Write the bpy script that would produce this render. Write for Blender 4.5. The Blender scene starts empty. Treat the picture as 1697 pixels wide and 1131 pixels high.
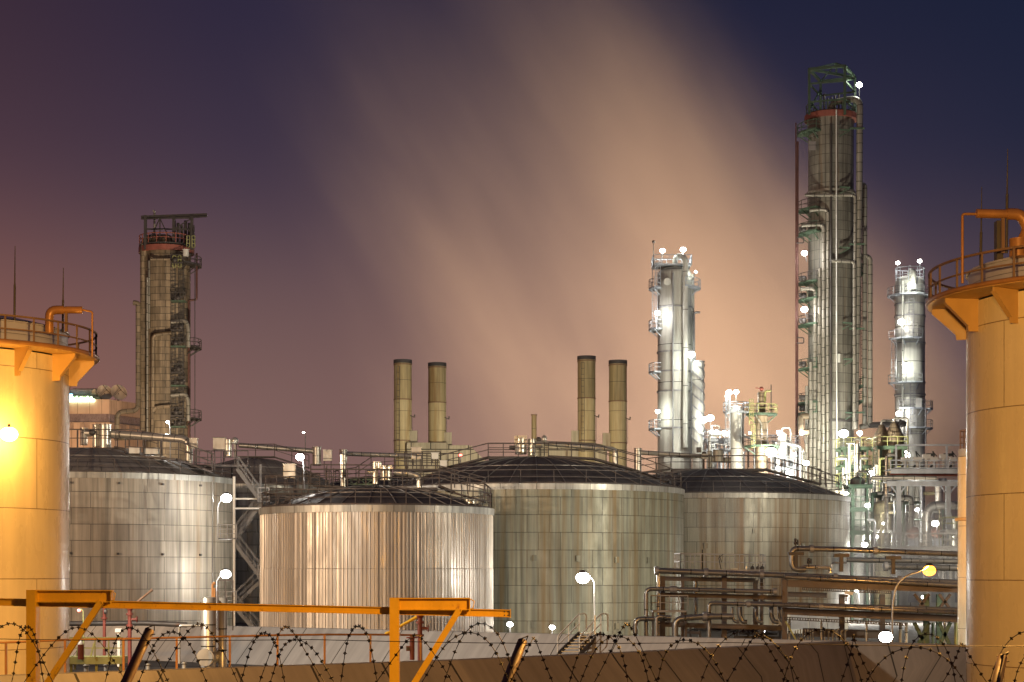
import bpy, math, random
from mathutils import Vector, Matrix
random.seed(11)
S = bpy.context.scene
C = S.collection
R = math.radians
PI = math.pi

# ---------------------------------------------------------------- camera
F, EYE, HX, HY = 3000.0, 5.0, 848.5, 950.0      # focal length in photo pixels, eye height, principal column, horizon row
cam = bpy.data.cameras.new('camera')
cam.sensor_width = 36.0
cam.lens = 36.0 * F / 1697.0
cam.shift_y = (HY - 565.5) / 1697.0
cam.clip_start, cam.clip_end = 0.5, 8000.0
camo = bpy.data.objects.new('camera', cam)
camo.location = (0, 0, EYE)
camo.rotation_euler = (R(90), 0, 0)
C.objects.link(camo)
S.camera = camo
S.render.engine = 'CYCLES'
S.view_settings.view_transform = 'Standard'
S.view_settings.look = 'None'
S.view_settings.exposure = 0.0
S.view_settings.gamma = 1.0
S.cycles.use_denoising = True
S.cycles.max_bounces = 5
S.cycles.diffuse_bounces = 2
S.cycles.glossy_bounces = 3
S.cycles.transmission_bounces = 2
S.cycles.volume_bounces = 0
S.cycles.sample_clamp_indirect = 4.0
S.cycles.volume_step_rate = 1.0
S.cycles.volume_max_steps = 256


def P(px, py, d):
    """The point d metres in front of the camera that the photo shows at pixel px, py."""
    return Vector(((px - HX) / F * d, d, EYE + (HY - py) / F * d))


def PX(px, d): return (px - HX) / F * d
def PZ(py, d): return EYE + (HY - py) / F * d


# ---------------------------------------------------------------- night sky
W = bpy.data.worlds.new('World')
S.world = W
W.use_nodes = True
wn, wl = W.node_tree.nodes, W.node_tree.links
wn.clear()


def wnode(t, **k):
    n = wn.new(t)
    for a, b in k.items(): setattr(n, a, b)
    return n


def lin(r, g, b):
    f = lambda c: (c / 255 / 12.92) if c / 255 <= 0.04045 else ((c / 255 + 0.055) / 1.055) ** 2.4
    return (f(r), f(g), f(b), 1.0)


tc = wnode('ShaderNodeTexCoord')
sep = wnode('ShaderNodeSeparateXYZ')
wl.new(tc.outputs['Generated'], sep.inputs[0])


def ramp_of(sock, a, b, cols):
    m = wnode('ShaderNodeMapRange')
    m.inputs['From Min'].default_value, m.inputs['From Max'].default_value = a, b
    wl.new(sock, m.inputs['Value'])
    r = wnode('ShaderNodeValToRGB')
    r.color_ramp.interpolation = 'EASE'
    while len(r.color_ramp.elements) < len(cols): r.color_ramp.elements.new(0.5)
    for e, (p, c) in zip(r.color_ramp.elements, cols):
        e.position = p; e.color = c
    wl.new(m.outputs[0], r.inputs[0])
    return r.outputs[0]


# the glow of the town to the left (mauve), the clear night to the right (navy), by azimuth; three heights mixed by elevation
low = ramp_of(sep.outputs['X'], -0.32, 0.32, [(0.0, lin(138, 92, 78)), (0.3, lin(127, 97, 92)), (0.75, lin(112, 88, 88)), (1.0, lin(96, 78, 84))])
mid = ramp_of(sep.outputs['X'], -0.32, 0.32, [(0.0, lin(86, 62, 70)), (0.35, lin(76, 62, 76)), (0.72, lin(62, 54, 72)), (1.0, lin(38, 40, 60))])
top = ramp_of(sep.outputs['X'], -0.32, 0.32, [(0.0, lin(58, 42, 54)), (0.32, lin(45, 40, 62)), (0.68, lin(32, 34, 56)), (1.0, lin(26, 33, 56))])


def fac(a, b):
    m = wnode('ShaderNodeMapRange', interpolation_type='SMOOTHSTEP')
    m.inputs['From Min'].default_value, m.inputs['From Max'].default_value = a, b
    wl.new(sep.outputs['Z'], m.inputs['Value'])
    return m.outputs[0]


def wmix(f, a, b):
    m = wnode('ShaderNodeMix', data_type='RGBA')
    wl.new(f, m.inputs['Factor']); wl.new(a, m.inputs['A']); wl.new(b, m.inputs['B'])
    return m.outputs['Result']


sky = wmix(fac(0.14, 0.32), wmix(fac(0.07, 0.24), low, mid), top)
ns = wnode('ShaderNodeTexNoise')
ns.inputs['Scale'].default_value = 3.0
ns.inputs['Detail'].default_value = 3.0
wl.new(tc.outputs['Generated'], ns.inputs['Vector'])
nm = wnode('ShaderNodeMapRange')
nm.inputs['To Min'].default_value, nm.inputs['To Max'].default_value = 0.86, 1.14
wl.new(ns.outputs[0], nm.inputs['Value'])
vm = wnode('ShaderNodeVectorMath', operation='SCALE')
wl.new(sky, vm.inputs[0]); wl.new(nm.outputs[0], vm.inputs['Scale'])
bg = wnode('ShaderNodeBackground')
bg.inputs['Strength'].default_value = 1.0
wl.new(vm.outputs[0], bg.inputs['Color'])
wo = wnode('ShaderNodeOutputWorld')
wl.new(bg.outputs[0], wo.inputs['Surface'])

WHITE = (1.0, 0.95, 0.86)
GREENISH = (0.92, 1.0, 0.84)
SODIUM = (1.0, 0.47, 0.10)
WARM = (1.0, 0.72, 0.44)


def add_light(name, kind, loc, power, color, radius=0.3, parent=None, target=None, cone=None, blend=0.6):
    l = bpy.data.lights.new(name, kind)
    l.energy, l.color = power, color
    l.shadow_soft_size = radius
    o = bpy.data.objects.new(name, l)
    C.objects.link(o)
    o.location = loc
    if parent:
        o.parent = parent
        o.location = Vector(loc) - Vector(parent.location)
    if kind == 'SPOT':
        l.spot_size, l.spot_blend = R(cone), blend
        o.rotation_euler = (Vector(target) - Vector(loc)).to_track_quat('-Z', 'Y').to_euler()
    return o


# ---------------------------------------------------------------- lights without bodies: inferred street lamps, and fill added for brightness
# inferred sodium street lamps, two set nearer the tanks for falloff
add_light('unseen_sodium_light', 'SPOT', (-9, 44, 11), 9500, (1.0, .52, .12), 0.25, target=(-19.5, 61, 7.5), cone=85)
add_light('unseen_sodium_light', 'SPOT', (7, 30, 11), 9200, (1.0, .55, .15), 0.25, target=(16.5, 49, 7.5), cone=75)
add_light('unseen_sodium_light', 'POINT', (5.5, 17.5, 9.5), 8500, SODIUM, 0.2)
add_light('unseen_sodium_light', 'SPOT', (13.5, 70, 10), 9000, SODIUM, 0.2, target=(22, 85, 8), cone=36)  # extra spot with no lamp body, added to light the narrow column orange
# fill spots without masts, added to brighten the tank walls and the bunds
add_light('yard_fill_light', 'SPOT', (-80, 60, 18), 235000, (1.0, 0.70, 0.44), 0.5, target=(-20, 140, 10), cone=44)
add_light('yard_fill_light', 'SPOT', (70, 84, 18), 185000, (1.0, 0.89, 0.67), 0.5, target=(10, 150, 10), cone=52)
add_light('yard_fill_light', 'SPOT', (-24, 74, 12), 26000, (1.0, 0.88, 0.72), 0.5, target=(0, 95, 0.5), cone=105, blend=.8)
add_light('bund_fill_light', 'SPOT', (-9, 27, 14), 30000, (1.0, 0.5, 0.14), 0.3, target=(-6, 60, 1), cone=62, blend=.9)  # added fill for the near bund, no lamp stands here
# unseen spots added behind the tanks to brighten the towers and chimneys
add_light('tower_fill_spot', 'SPOT', (-40, 214, 12), 75000, (1.0, 0.78, 0.54), 0.5, target=(-49, 260, 30), cone=70)
add_light('tower_fill_spot', 'SPOT', (2, 232, 12), 62000, (1.0, 0.83, 0.56), 0.5, target=(0, 280, 26), cone=80)
add_light('tower_fill_spot', 'SPOT', (34, 205, 12), 60000, (1.0, 0.92, 0.72), 0.5, target=(42, 240, 34), cone=75)
add_light('building_fill_spot', 'SPOT', (-60, 262, 14), 70000, (1.0, .55, .25), 0.5, target=(-68, 300, 30), cone=80)  # unseen warm spot added to tint the back building
# ---------------------------------------------------------------- objects
def thing(name, label, cat, loc=(0, 0, 0), group=None):
    o = bpy.data.objects.new(name, None)
    o.empty_display_size = 0.3
    C.objects.link(o)
    o.location = loc
    o['label'] = label; o['category'] = cat
    if group: o['group'] = group
    return o


def tag(o, label, cat=None, group=None, kind=None):
    o['label'] = label
    if cat: o['category'] = cat
    if group: o['group'] = group
    if kind: o['kind'] = kind
    return o


def base_of(o):
    v = Vector((0, 0, 0))
    while o is not None:
        v += Vector(o.location); o = o.parent
    return v


class MB:
    """Collects shapes in world coordinates; build() links them as one mesh."""
    def __init__(s):
        s.v, s.f, s.s, s.u = [], [], [], []

    def face(s, idx, smooth=False, uv=None):
        s.f.append(idx); s.s.append(smooth); s.u.append(uv)

    def box(s, c, d, rot=None):
        c = Vector(c); n = len(s.v)
        for x in (-.5, .5):
            for y in (-.5, .5):
                for z in (-.5, .5):
                    p = Vector((x * d[0], y * d[1], z * d[2]))
                    s.v.append(c + (rot @ p if rot else p))
        for q in ((0, 1, 3, 2), (4, 6, 7, 5), (0, 4, 5, 1), (2, 3, 7, 6), (0, 2, 6, 4), (1, 5, 7, 3)):
            s.face([n + i for i in q])
        return s

    def bar(s, a, b, w, h=None, up=(0, 0, 1)):
        a, b = Vector(a), Vector(b); t = b - a
        L = t.length
        if L < 1e-6: return s
        t.normalize(); up = Vector(up)
        if abs(t.dot(up)) > 0.99: up = Vector((0, 1, 0))
        x = t.cross(up).normalized(); y = x.cross(t)
        return s.box((a + b) / 2, (w, L, h or w), Matrix((x, t, y)).transposed())

    def ibeam(s, a, b, w, h, t=0.03, up=(0, 0, 1)):
        a, b, up = Vector(a), Vector(b), Vector(up)
        d = (b - a).normalized(); x = d.cross(up).normalized(); y = x.cross(d)
        s.bar(a + y * (h - t) / 2, b + y * (h - t) / 2, w, t, up)
        s.bar(a - y * (h - t) / 2, b - y * (h - t) / 2, w, t, up)
        s.bar(a, b, t, h - 2 * t, up)
        return s

    def tube(s, pts, r, n=8, caps=True, closed=False, v0=0.0):
        pts = [Vector(p) for p in pts]; m = len(pts)
        tn = []
        for i in range(m):
            if closed: t = pts[(i + 1) % m] - pts[i - 1]
            elif i == 0: t = pts[1] - pts[0]
            elif i == m - 1: t = pts[-1] - pts[-2]
            else: t = (pts[i + 1] - pts[i]).normalized() + (pts[i] - pts[i - 1]).normalized()
            tn.append(t.normalized() if t.length > 1e-9 else Vector((0, 0, 1)))
        u = Vector((0, 0, 1))
        if abs(tn[0].dot(u)) > 0.9: u = Vector((0, -1, 0))
        u = (u - tn[0] * u.dot(tn[0])).normalized()
        b0 = len(s.v); Ls = [v0]
        for i in range(m):
            if i:
                u = u - tn[i] * u.dot(tn[i])
                u = u.normalized() if u.length > 1e-6 else tn[i].orthogonal().normalized()
                Ls.append(Ls[-1] + (pts[i] - pts[i - 1]).length)
            w = tn[i].cross(u)
            k = 1.0
            if 0 < i < m - 1:
                cs = (pts[i + 1] - pts[i]).normalized().dot((pts[i] - pts[i - 1]).normalized())
                k = 1.0 / max(0.6, math.sqrt(max(0.0, (1 + cs) / 2)))
            rr = (r[i] if isinstance(r, (list, tuple)) else r)
            for j in range(n):
                a = 2 * PI * j / n
                s.v.append(pts[i] + (u * math.cos(a) + w * math.sin(a)) * rr * (1 + (k - 1) * 0.5))
        r0 = r[0] if isinstance(r, (list, tuple)) else r
        segs = m if closed else m - 1
        for i in range(segs):
            i2 = (i + 1) % m
            la = Ls[i]; lb = Ls[i2] if i2 else la + 0.1
            for j in range(n):
                j2 = (j + 1) % n
                ua, ub = 2 * PI * r0 * j / n, 2 * PI * r0 * (j + 1) / n
                s.face([b0 + i * n + j, b0 + i * n + j2, b0 + i2 * n + j2, b0 + i2 * n + j], n > 4,
                       [(ua, la), (ub, la), (ub, lb), (ua, lb)])
        if caps and not closed:
            for i, rev in ((0, True), (m - 1, False)):
                q = len(s.v)
                s.v.extend([s.v[b0 + i * n + j].copy() for j in range(n)])
                idx = list(range(q, q + n))
                s.face(idx[::-1] if rev else idx)
        return s

    def pipe(s, pts, r, bend=None, n=10, k=5):
        """A tube through pts with rounded elbows."""
        pts = [Vector(p) for p in pts]; bend = bend or r * 2.2
        out = [pts[0]]
        for i in range(1, len(pts) - 1):
            a, b, c = pts[i - 1], pts[i], pts[i + 1]
            d1, d2 = (a - b), (c - b)
            q = min(bend, d1.length * 0.49, d2.length * 0.49)
            p1, p2 = b + d1.normalized() * q, b + d2.normalized() * q
            for j in range(k + 1):
                t = j / k
                out.append(p1 * (1 - t) ** 2 + b * 2 * t * (1 - t) + p2 * t * t)
        out.append(pts[-1])
        return s.tube(out, r, n)

    def lathe(s, c, prof, n=48, a0=0.0, a1=2 * PI, smooth=True, flat_rows=False):
        """prof = [(radius, z)] turned about the vertical through c; uv in metres. flat_rows keeps each band's own normals."""
        c = Vector(c); full = abs(a1 - a0 - 2 * PI) < 1e-6
        cols = n if full else n + 1
        L = [0.0]
        for i in range(1, len(prof)): L.append(L[-1] + math.hypot(prof[i][0] - prof[i - 1][0], prof[i][1] - prof[i - 1][1]))
        rm = max(p[0] for p in prof)

        def row(i):
            b = len(s.v); r, z = prof[i]
            for j in range(cols):
                a = a0 + (a1 - a0) * j / n
                s.v.append(c + Vector((r * math.cos(a), r * math.sin(a), z)))
            return b
        rows = None if flat_rows else [row(i) for i in range(len(prof))]
        for i in range(len(prof) - 1):
            ra, rb = (row(i), row(i + 1)) if flat_rows else (rows[i], rows[i + 1])
            for j in range(n):
                j2 = (j + 1) % cols
                ua, ub = (a0 + (a1 - a0) * j / n) * rm, (a0 + (a1 - a0) * (j + 1) / n) * rm
                s.face([ra + j, ra + j2, rb + j2, rb + j], smooth, [(ua, L[i]), (ub, L[i]), (ub, L[i + 1]), (ua, L[i + 1])])
        return s

    def cyl(s, c, r, h, n=16, r2=None):
        c = Vector(c)
        return s.tube([c, c + Vector((0, 0, h))], [r, r if r2 is None else r2], n)

    def disc(s, a, b, r, n=20): return s.tube([a, b], r, n)

    def pot(s, c, r, h):
        s.cyl(c, r, h, 14); return s.cyl(Vector(c) + Vector((0, 0, h)), r * 1.12, 0.06, 14)

    def ball(s, c, r, n=12, m=8, sz=1.0):
        return s.lathe(c, [(max(1e-4, r * math.cos(-PI / 2 + PI * i / m)), sz * r * math.sin(-PI / 2 + PI * i / m)) for i in range(m + 1)], n)

    def rail(s, pts, h=1.05, sp=1.6, t=0.045, mids=(0.52,), kick=0.0):
        pts = [Vector(p) for p in pts]; up = Vector((0, 0, 1))
        for i in range(len(pts) - 1):
            a, b = pts[i], pts[i + 1]; k = max(1, round((b - a).length / sp))
            for j in range(k + (1 if i == len(pts) - 2 else 0)):
                q = a.lerp(b, j / k); s.bar(q, q + up * h, t)
            s.bar(a + up * h, b + up * h, t * 1.1)
            for m in mids: s.bar(a + up * h * m, b + up * h * m, t * 0.8)
            if kick: s.bar(a + up * kick / 2, b + up * kick / 2, 0.015, kick)
        return s

    def ring_rail(s, c, r, h=1.05, n=24, a0=0.0, a1=2 * PI, t=0.045, mids=(0.52,), kick=0.0, seg=2):
        c = Vector(c); k = max(1, n * seg)
        pt = lambda i, z: c + Vector((r * math.cos(a0 + (a1 - a0) * i / k), r * math.sin(a0 + (a1 - a0) * i / k), z))
        for i in range(0, k + 1, seg): s.bar(pt(i, 0), pt(i, h), t)
        for i in range(k):
            s.bar(pt(i, h), pt(i + 1, h), t * 1.1)
            for m in mids: s.bar(pt(i, h * m), pt(i + 1, h * m), t * 0.8)
            if kick: s.bar(pt(i, kick / 2), pt(i + 1, kick / 2), 0.015, kick)
        return s

    def deck(s, c, r0, r1, a0, a1, z, th=0.12, n=16):
        """A walkway slab, a sector of a ring."""
        s.lathe(Vector(c) + Vector((0, 0, z)), [(r0, 0), (r1, 0), (r1, -th), (r0, -th), (r0, 0)], n, a0, a1, False)
        for a, rev in ((a0, False), (a1, True)):
            q = len(s.v)
            for r, zz in ((r0, 0), (r1, 0), (r1, -th), (r0, -th)):
                s.v.append(Vector(c) + Vector((r * math.cos(a), r * math.sin(a), z + zz)))
            s.face([q + 3, q + 2, q + 1, q] if rev else [q, q + 1, q + 2, q + 3])
        return s

    def ladder(s, a, b, w=0.5, t=0.05, step=0.45, side=(1, 0, 0), cage=0.0, out=(0, -1, 0)):
        a, b, sd, ou = Vector(a), Vector(b), Vector(side), Vector(out)
        for k in (-.5, .5): s.bar(a + sd * w * k, b + sd * w * k, t)
        L = (b - a).length; m = max(1, int(L / step))
        for i in range(m + 1):
            q = a.lerp(b, i / m); s.bar(q - sd * w / 2, q + sd * w / 2, t * 0.8)
        if cage:
            hoops = max(2, int(L / 1.6))
            for i in range(hoops + 1):
                q = a.lerp(b, (i + 0.6) / (hoops + 1)) if L > 3 else a.lerp(b, i / hoops)
                arc = [q + sd * (cage * 0.5 * math.cos(x)) + ou * (cage * math.sin(x)) for x in [PI * j / 6 for j in range(7)]]
                for j in range(6): s.bar(arc[j], arc[j + 1], t * 0.7)
            for x in (PI / 6, PI / 2, 5 * PI / 6):
                o = sd * (cage * 0.5 * math.cos(x)) + ou * (cage * math.sin(x))
                s.bar(a.lerp(b, 0.1) + o, b + o, t * 0.6)
        return s

    def build(s, name, m, parent=None):
        off = base_of(parent) if parent else Vector((0, 0, 0))
        me = bpy.data.meshes.new(name)
        me.from_pydata([tuple(p - off) for p in s.v], [], s.f)
        me.polygons.foreach_set('use_smooth', s.s)
        uvl = me.uv_layers.new(name='uv')
        flat = []
        for f, u in zip(s.f, s.u):
            for i in range(len(f)):
                flat.extend(u[i] if u else (s.v[f[i]][0] + s.v[f[i]][1], s.v[f[i]][2]))
        uvl.data.foreach_set('uv', flat)
        me.materials.append(m)
        me.validate()
        o = bpy.data.objects.new(name, me)
        C.objects.link(o)
        if parent: o.parent = parent
        return o


class Each:
    """Every shape called on it becomes a part of its own."""
    def __init__(s, root, name, m): s.root, s.name, s.m = root, name, m

    def __getattr__(s, k):
        def call(*a, **kw):
            mb = MB(); getattr(mb, k)(*a, **kw)
            return mb.build(s.name, s.m, s.root)
        return call


# ---------------------------------------------------------------- materials (all procedural)
def nt(name):
    m = bpy.data.materials.new(name)
    m.use_nodes = True
    t = m.node_tree
    return m, t.nodes, t.links, t.nodes['Principled BSDF']


def mapped(n, l, src, scale):
    tcn = n.new('ShaderNodeTexCoord'); mp = n.new('ShaderNodeMapping')
    mp.inputs['Scale'].default_value = scale
    l.new(tcn.outputs[src], mp.inputs['Vector'])
    return mp.outputs[0]


def noise(n, l, vec, scale, detail=3, rough=0.55):
    x = n.new('ShaderNodeTexNoise')
    x.inputs['Scale'].default_value, x.inputs['Detail'].default_value, x.inputs['Roughness'].default_value = scale, detail, rough
    l.new(vec, x.inputs['Vector'])
    return x.outputs[0]


def rng(n, l, sock, a, b, c=0.0, d=1.0):
    x = n.new('ShaderNodeMapRange')
    for k, v in zip(('From Min', 'From Max', 'To Min', 'To Max'), (a, b, c, d)): x.inputs[k].default_value = v
    l.new(sock, x.inputs['Value'])
    return x.outputs[0]


def mixc(n, l, fac_, a, b, blend='MIX'):
    x = n.new('ShaderNodeMix'); x.data_type = 'RGBA'; x.blend_type = blend
    for key, v in (('Factor', fac_), ('A', a), ('B', b)):
        if isinstance(v, (int, float)): x.inputs[key].default_value = v
        elif isinstance(v, tuple): x.inputs[key].default_value = v if len(v) == 4 else v + (1,)
        else: l.new(v, x.inputs[key])
    return x.outputs['Result']


def mat(name, col, rough=0.55, metal=0.0, var=0.25, scale=1.5, rust=0.0, rustcol=(0.16, 0.075, 0.03), bump=0.0, spec=0.5):
    m, n, l, b = nt(name)
    vec = mapped(n, l, 'Object', (1, 1, 0.6))
    v = rng(n, l, noise(n, l, vec, scale, 4), 0.3, 0.7, 1 - var, 1 + var * 0.5)
    g = n.new('ShaderNodeCombineColor')
    for i in range(3): l.new(v, g.inputs[i])
    c = mixc(n, l, 1.0, col + (1,), g.outputs[0], 'MULTIPLY')
    if rust > 0:
        k = rng(n, l, noise(n, l, vec, scale * 2.3, 6, 0.7), 0.68 - rust * 0.3, 0.78 - rust * 0.2)
        c = mixc(n, l, k, c, rustcol)
    l.new(c, b.inputs['Base Color'])
    l.new(rng(n, l, noise(n, l, vec, scale * 4, 3), 0.3, 0.7, max(0.05, rough - 0.1), min(1, rough + 0.1)), b.inputs['Roughness'])
    b.inputs['Metallic'].default_value = metal
    b.inputs['Specular IOR Level'].default_value = spec
    if bump:
        bp = n.new('ShaderNodeBump'); bp.inputs['Strength'].default_value = bump; bp.inputs['Distance'].default_value = 0.02
        l.new(noise(n, l, vec, scale * 10, 4), bp.inputs['Height']); l.new(bp.outputs[0], b.inputs['Normal'])
    return m


def plates(name, col, w, h, rough=0.5, metal=0.0, joint=0.03, var=0.18, streak=0.45, rust=0.0, rustcol=(0.20, 0.105, 0.03),
           grime=0.3, grimecol=(0.10, 0.09, 0.06), jointcol=(0.05, 0.045, 0.035), jdark=1.0, seed=0.0, sheen_line=False, vrust=0.06, gu=0.9, offset=0.5, dent=0.25):
    """Sheet-metal plates in courses (uv in metres) with dark joints, streaks running down and patches of rust."""
    m, n, l, b = nt(name)
    uv = mapped(n, l, 'UV', (1, 1, 1))
    br = n.new('ShaderNodeTexBrick')
    br.inputs['Scale'].default_value = 1.0
    br.inputs['Brick Width'].default_value, br.inputs['Row Height'].default_value = w, h
    br.inputs['Mortar Size'].default_value, br.inputs['Mortar Smooth'].default_value = joint, 0.2
    br.offset = offset
    br.inputs['Color1'].default_value = tuple(x * (1 - var) for x in col) + (1,)
    br.inputs['Color2'].default_value = tuple(min(1, x * (1 + var * 0.6)) for x in col) + (1,)
    br.inputs['Mortar'].default_value = tuple(x * (1 - jdark) + y * jdark for x, y in zip(col, jointcol)) + (1,)
    l.new(uv, br.inputs['Vector'])

    oi = n.new('ShaderNodeObjectInfo')
    sh = n.new('ShaderNodeVectorMath'); sh.operation = 'SCALE'; sh.inputs[0].default_value = (37.0, 11.0, 0.0)
    l.new(oi.outputs['Random'], sh.inputs['Scale'])
    ad = n.new('ShaderNodeVectorMath'); ad.operation = 'ADD'; l.new(uv, ad.inputs[0]); l.new(sh.outputs[0], ad.inputs[1])

    def uvn(su, sv, sc=1.0, det=4):
        mp = n.new('ShaderNodeMapping'); mp.inputs['Scale'].default_value = (su, sv, 1)
        mp.inputs['Location'].default_value = (seed * 3.7, seed * 1.3, seed)
        l.new(ad.outputs[0], mp.inputs['Vector'])
        return noise(n, l, mp.outputs[0], sc, det, 0.6)
    st = rng(n, l, uvn(2.2, 0.07), 0.3, 0.7, 1 - streak, 1 + streak * 0.3)
    cl = rng(n, l, uvn(0.35, 0.22, 1, 5), 0.3, 0.75, 1 - grime * 0.6, 1.08)
    mu = n.new('ShaderNodeMath'); mu.operation = 'MULTIPLY'; l.new(st, mu.inputs[0]); l.new(cl, mu.inputs[1])
    g = n.new('ShaderNodeCombineColor')
    for i in range(3): l.new(mu.outputs[0], g.inputs[i])
    c = mixc(n, l, 1.0, br.outputs['Color'], g.outputs[0], 'MULTIPLY')
    if grime: c = mixc(n, l, rng(n, l, uvn(gu, 0.12, 1, 6), 0.55, 0.8, 0, grime * 1.4), c, grimecol)
    if rust: c = mixc(n, l, rng(n, l, uvn(0.9, vrust, 1, 6), 0.62 - 0.22 * rust, 0.80 - 0.2 * rust, 0, 0.85), c, rustcol)
    l.new(c, b.inputs['Base Color'])
    l.new(rng(n, l, uvn(1.5, 0.5), 0.3, 0.7, max(0.08, rough - 0.12), rough + 0.12), b.inputs['Roughness'])
    b.inputs['Metallic'].default_value = metal
    bp = n.new('ShaderNodeBump'); bp.inputs['Strength'].default_value = 0.5; bp.inputs['Distance'].default_value = 0.03; bp.invert = True
    l.new(br.outputs['Fac'], bp.inputs['Height'])
    bp2 = n.new('ShaderNodeBump'); bp2.inputs['Strength'].default_value = dent; bp2.inputs['Distance'].default_value = 0.05
    l.new(uvn(0.7, 0.7), bp2.inputs['Height']); l.new(bp.outputs[0], bp2.inputs['Normal'])
    l.new(bp2.outputs[0], b.inputs['Normal'])
    return m


def glow(name, col, strength, clear=False):
    """A lit lens: glass that glows; clear = a glass globe that lets the light inside it out."""
    m, n, l, b = nt(name)
    m.cycles.emission_sampling = 'NONE'
    if clear:
        n.remove(b)
        e, t, a = n.new('ShaderNodeEmission'), n.new('ShaderNodeBsdfTransparent'), n.new('ShaderNodeAddShader')
        e.inputs['Color'].default_value = col + (1,); e.inputs['Strength'].default_value = strength
        l.new(e.outputs[0], a.inputs[0]); l.new(t.outputs[0], a.inputs[1])
        l.new(a.outputs[0], n['Material Output'].inputs['Surface'])
        return m
    b.inputs['Base Color'].default_value = (0.8, 0.8, 0.8, 1)
    b.inputs['Emission Color'].default_value = col + (1,)
    b.inputs['Emission Strength'].default_value = strength
    return m


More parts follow.
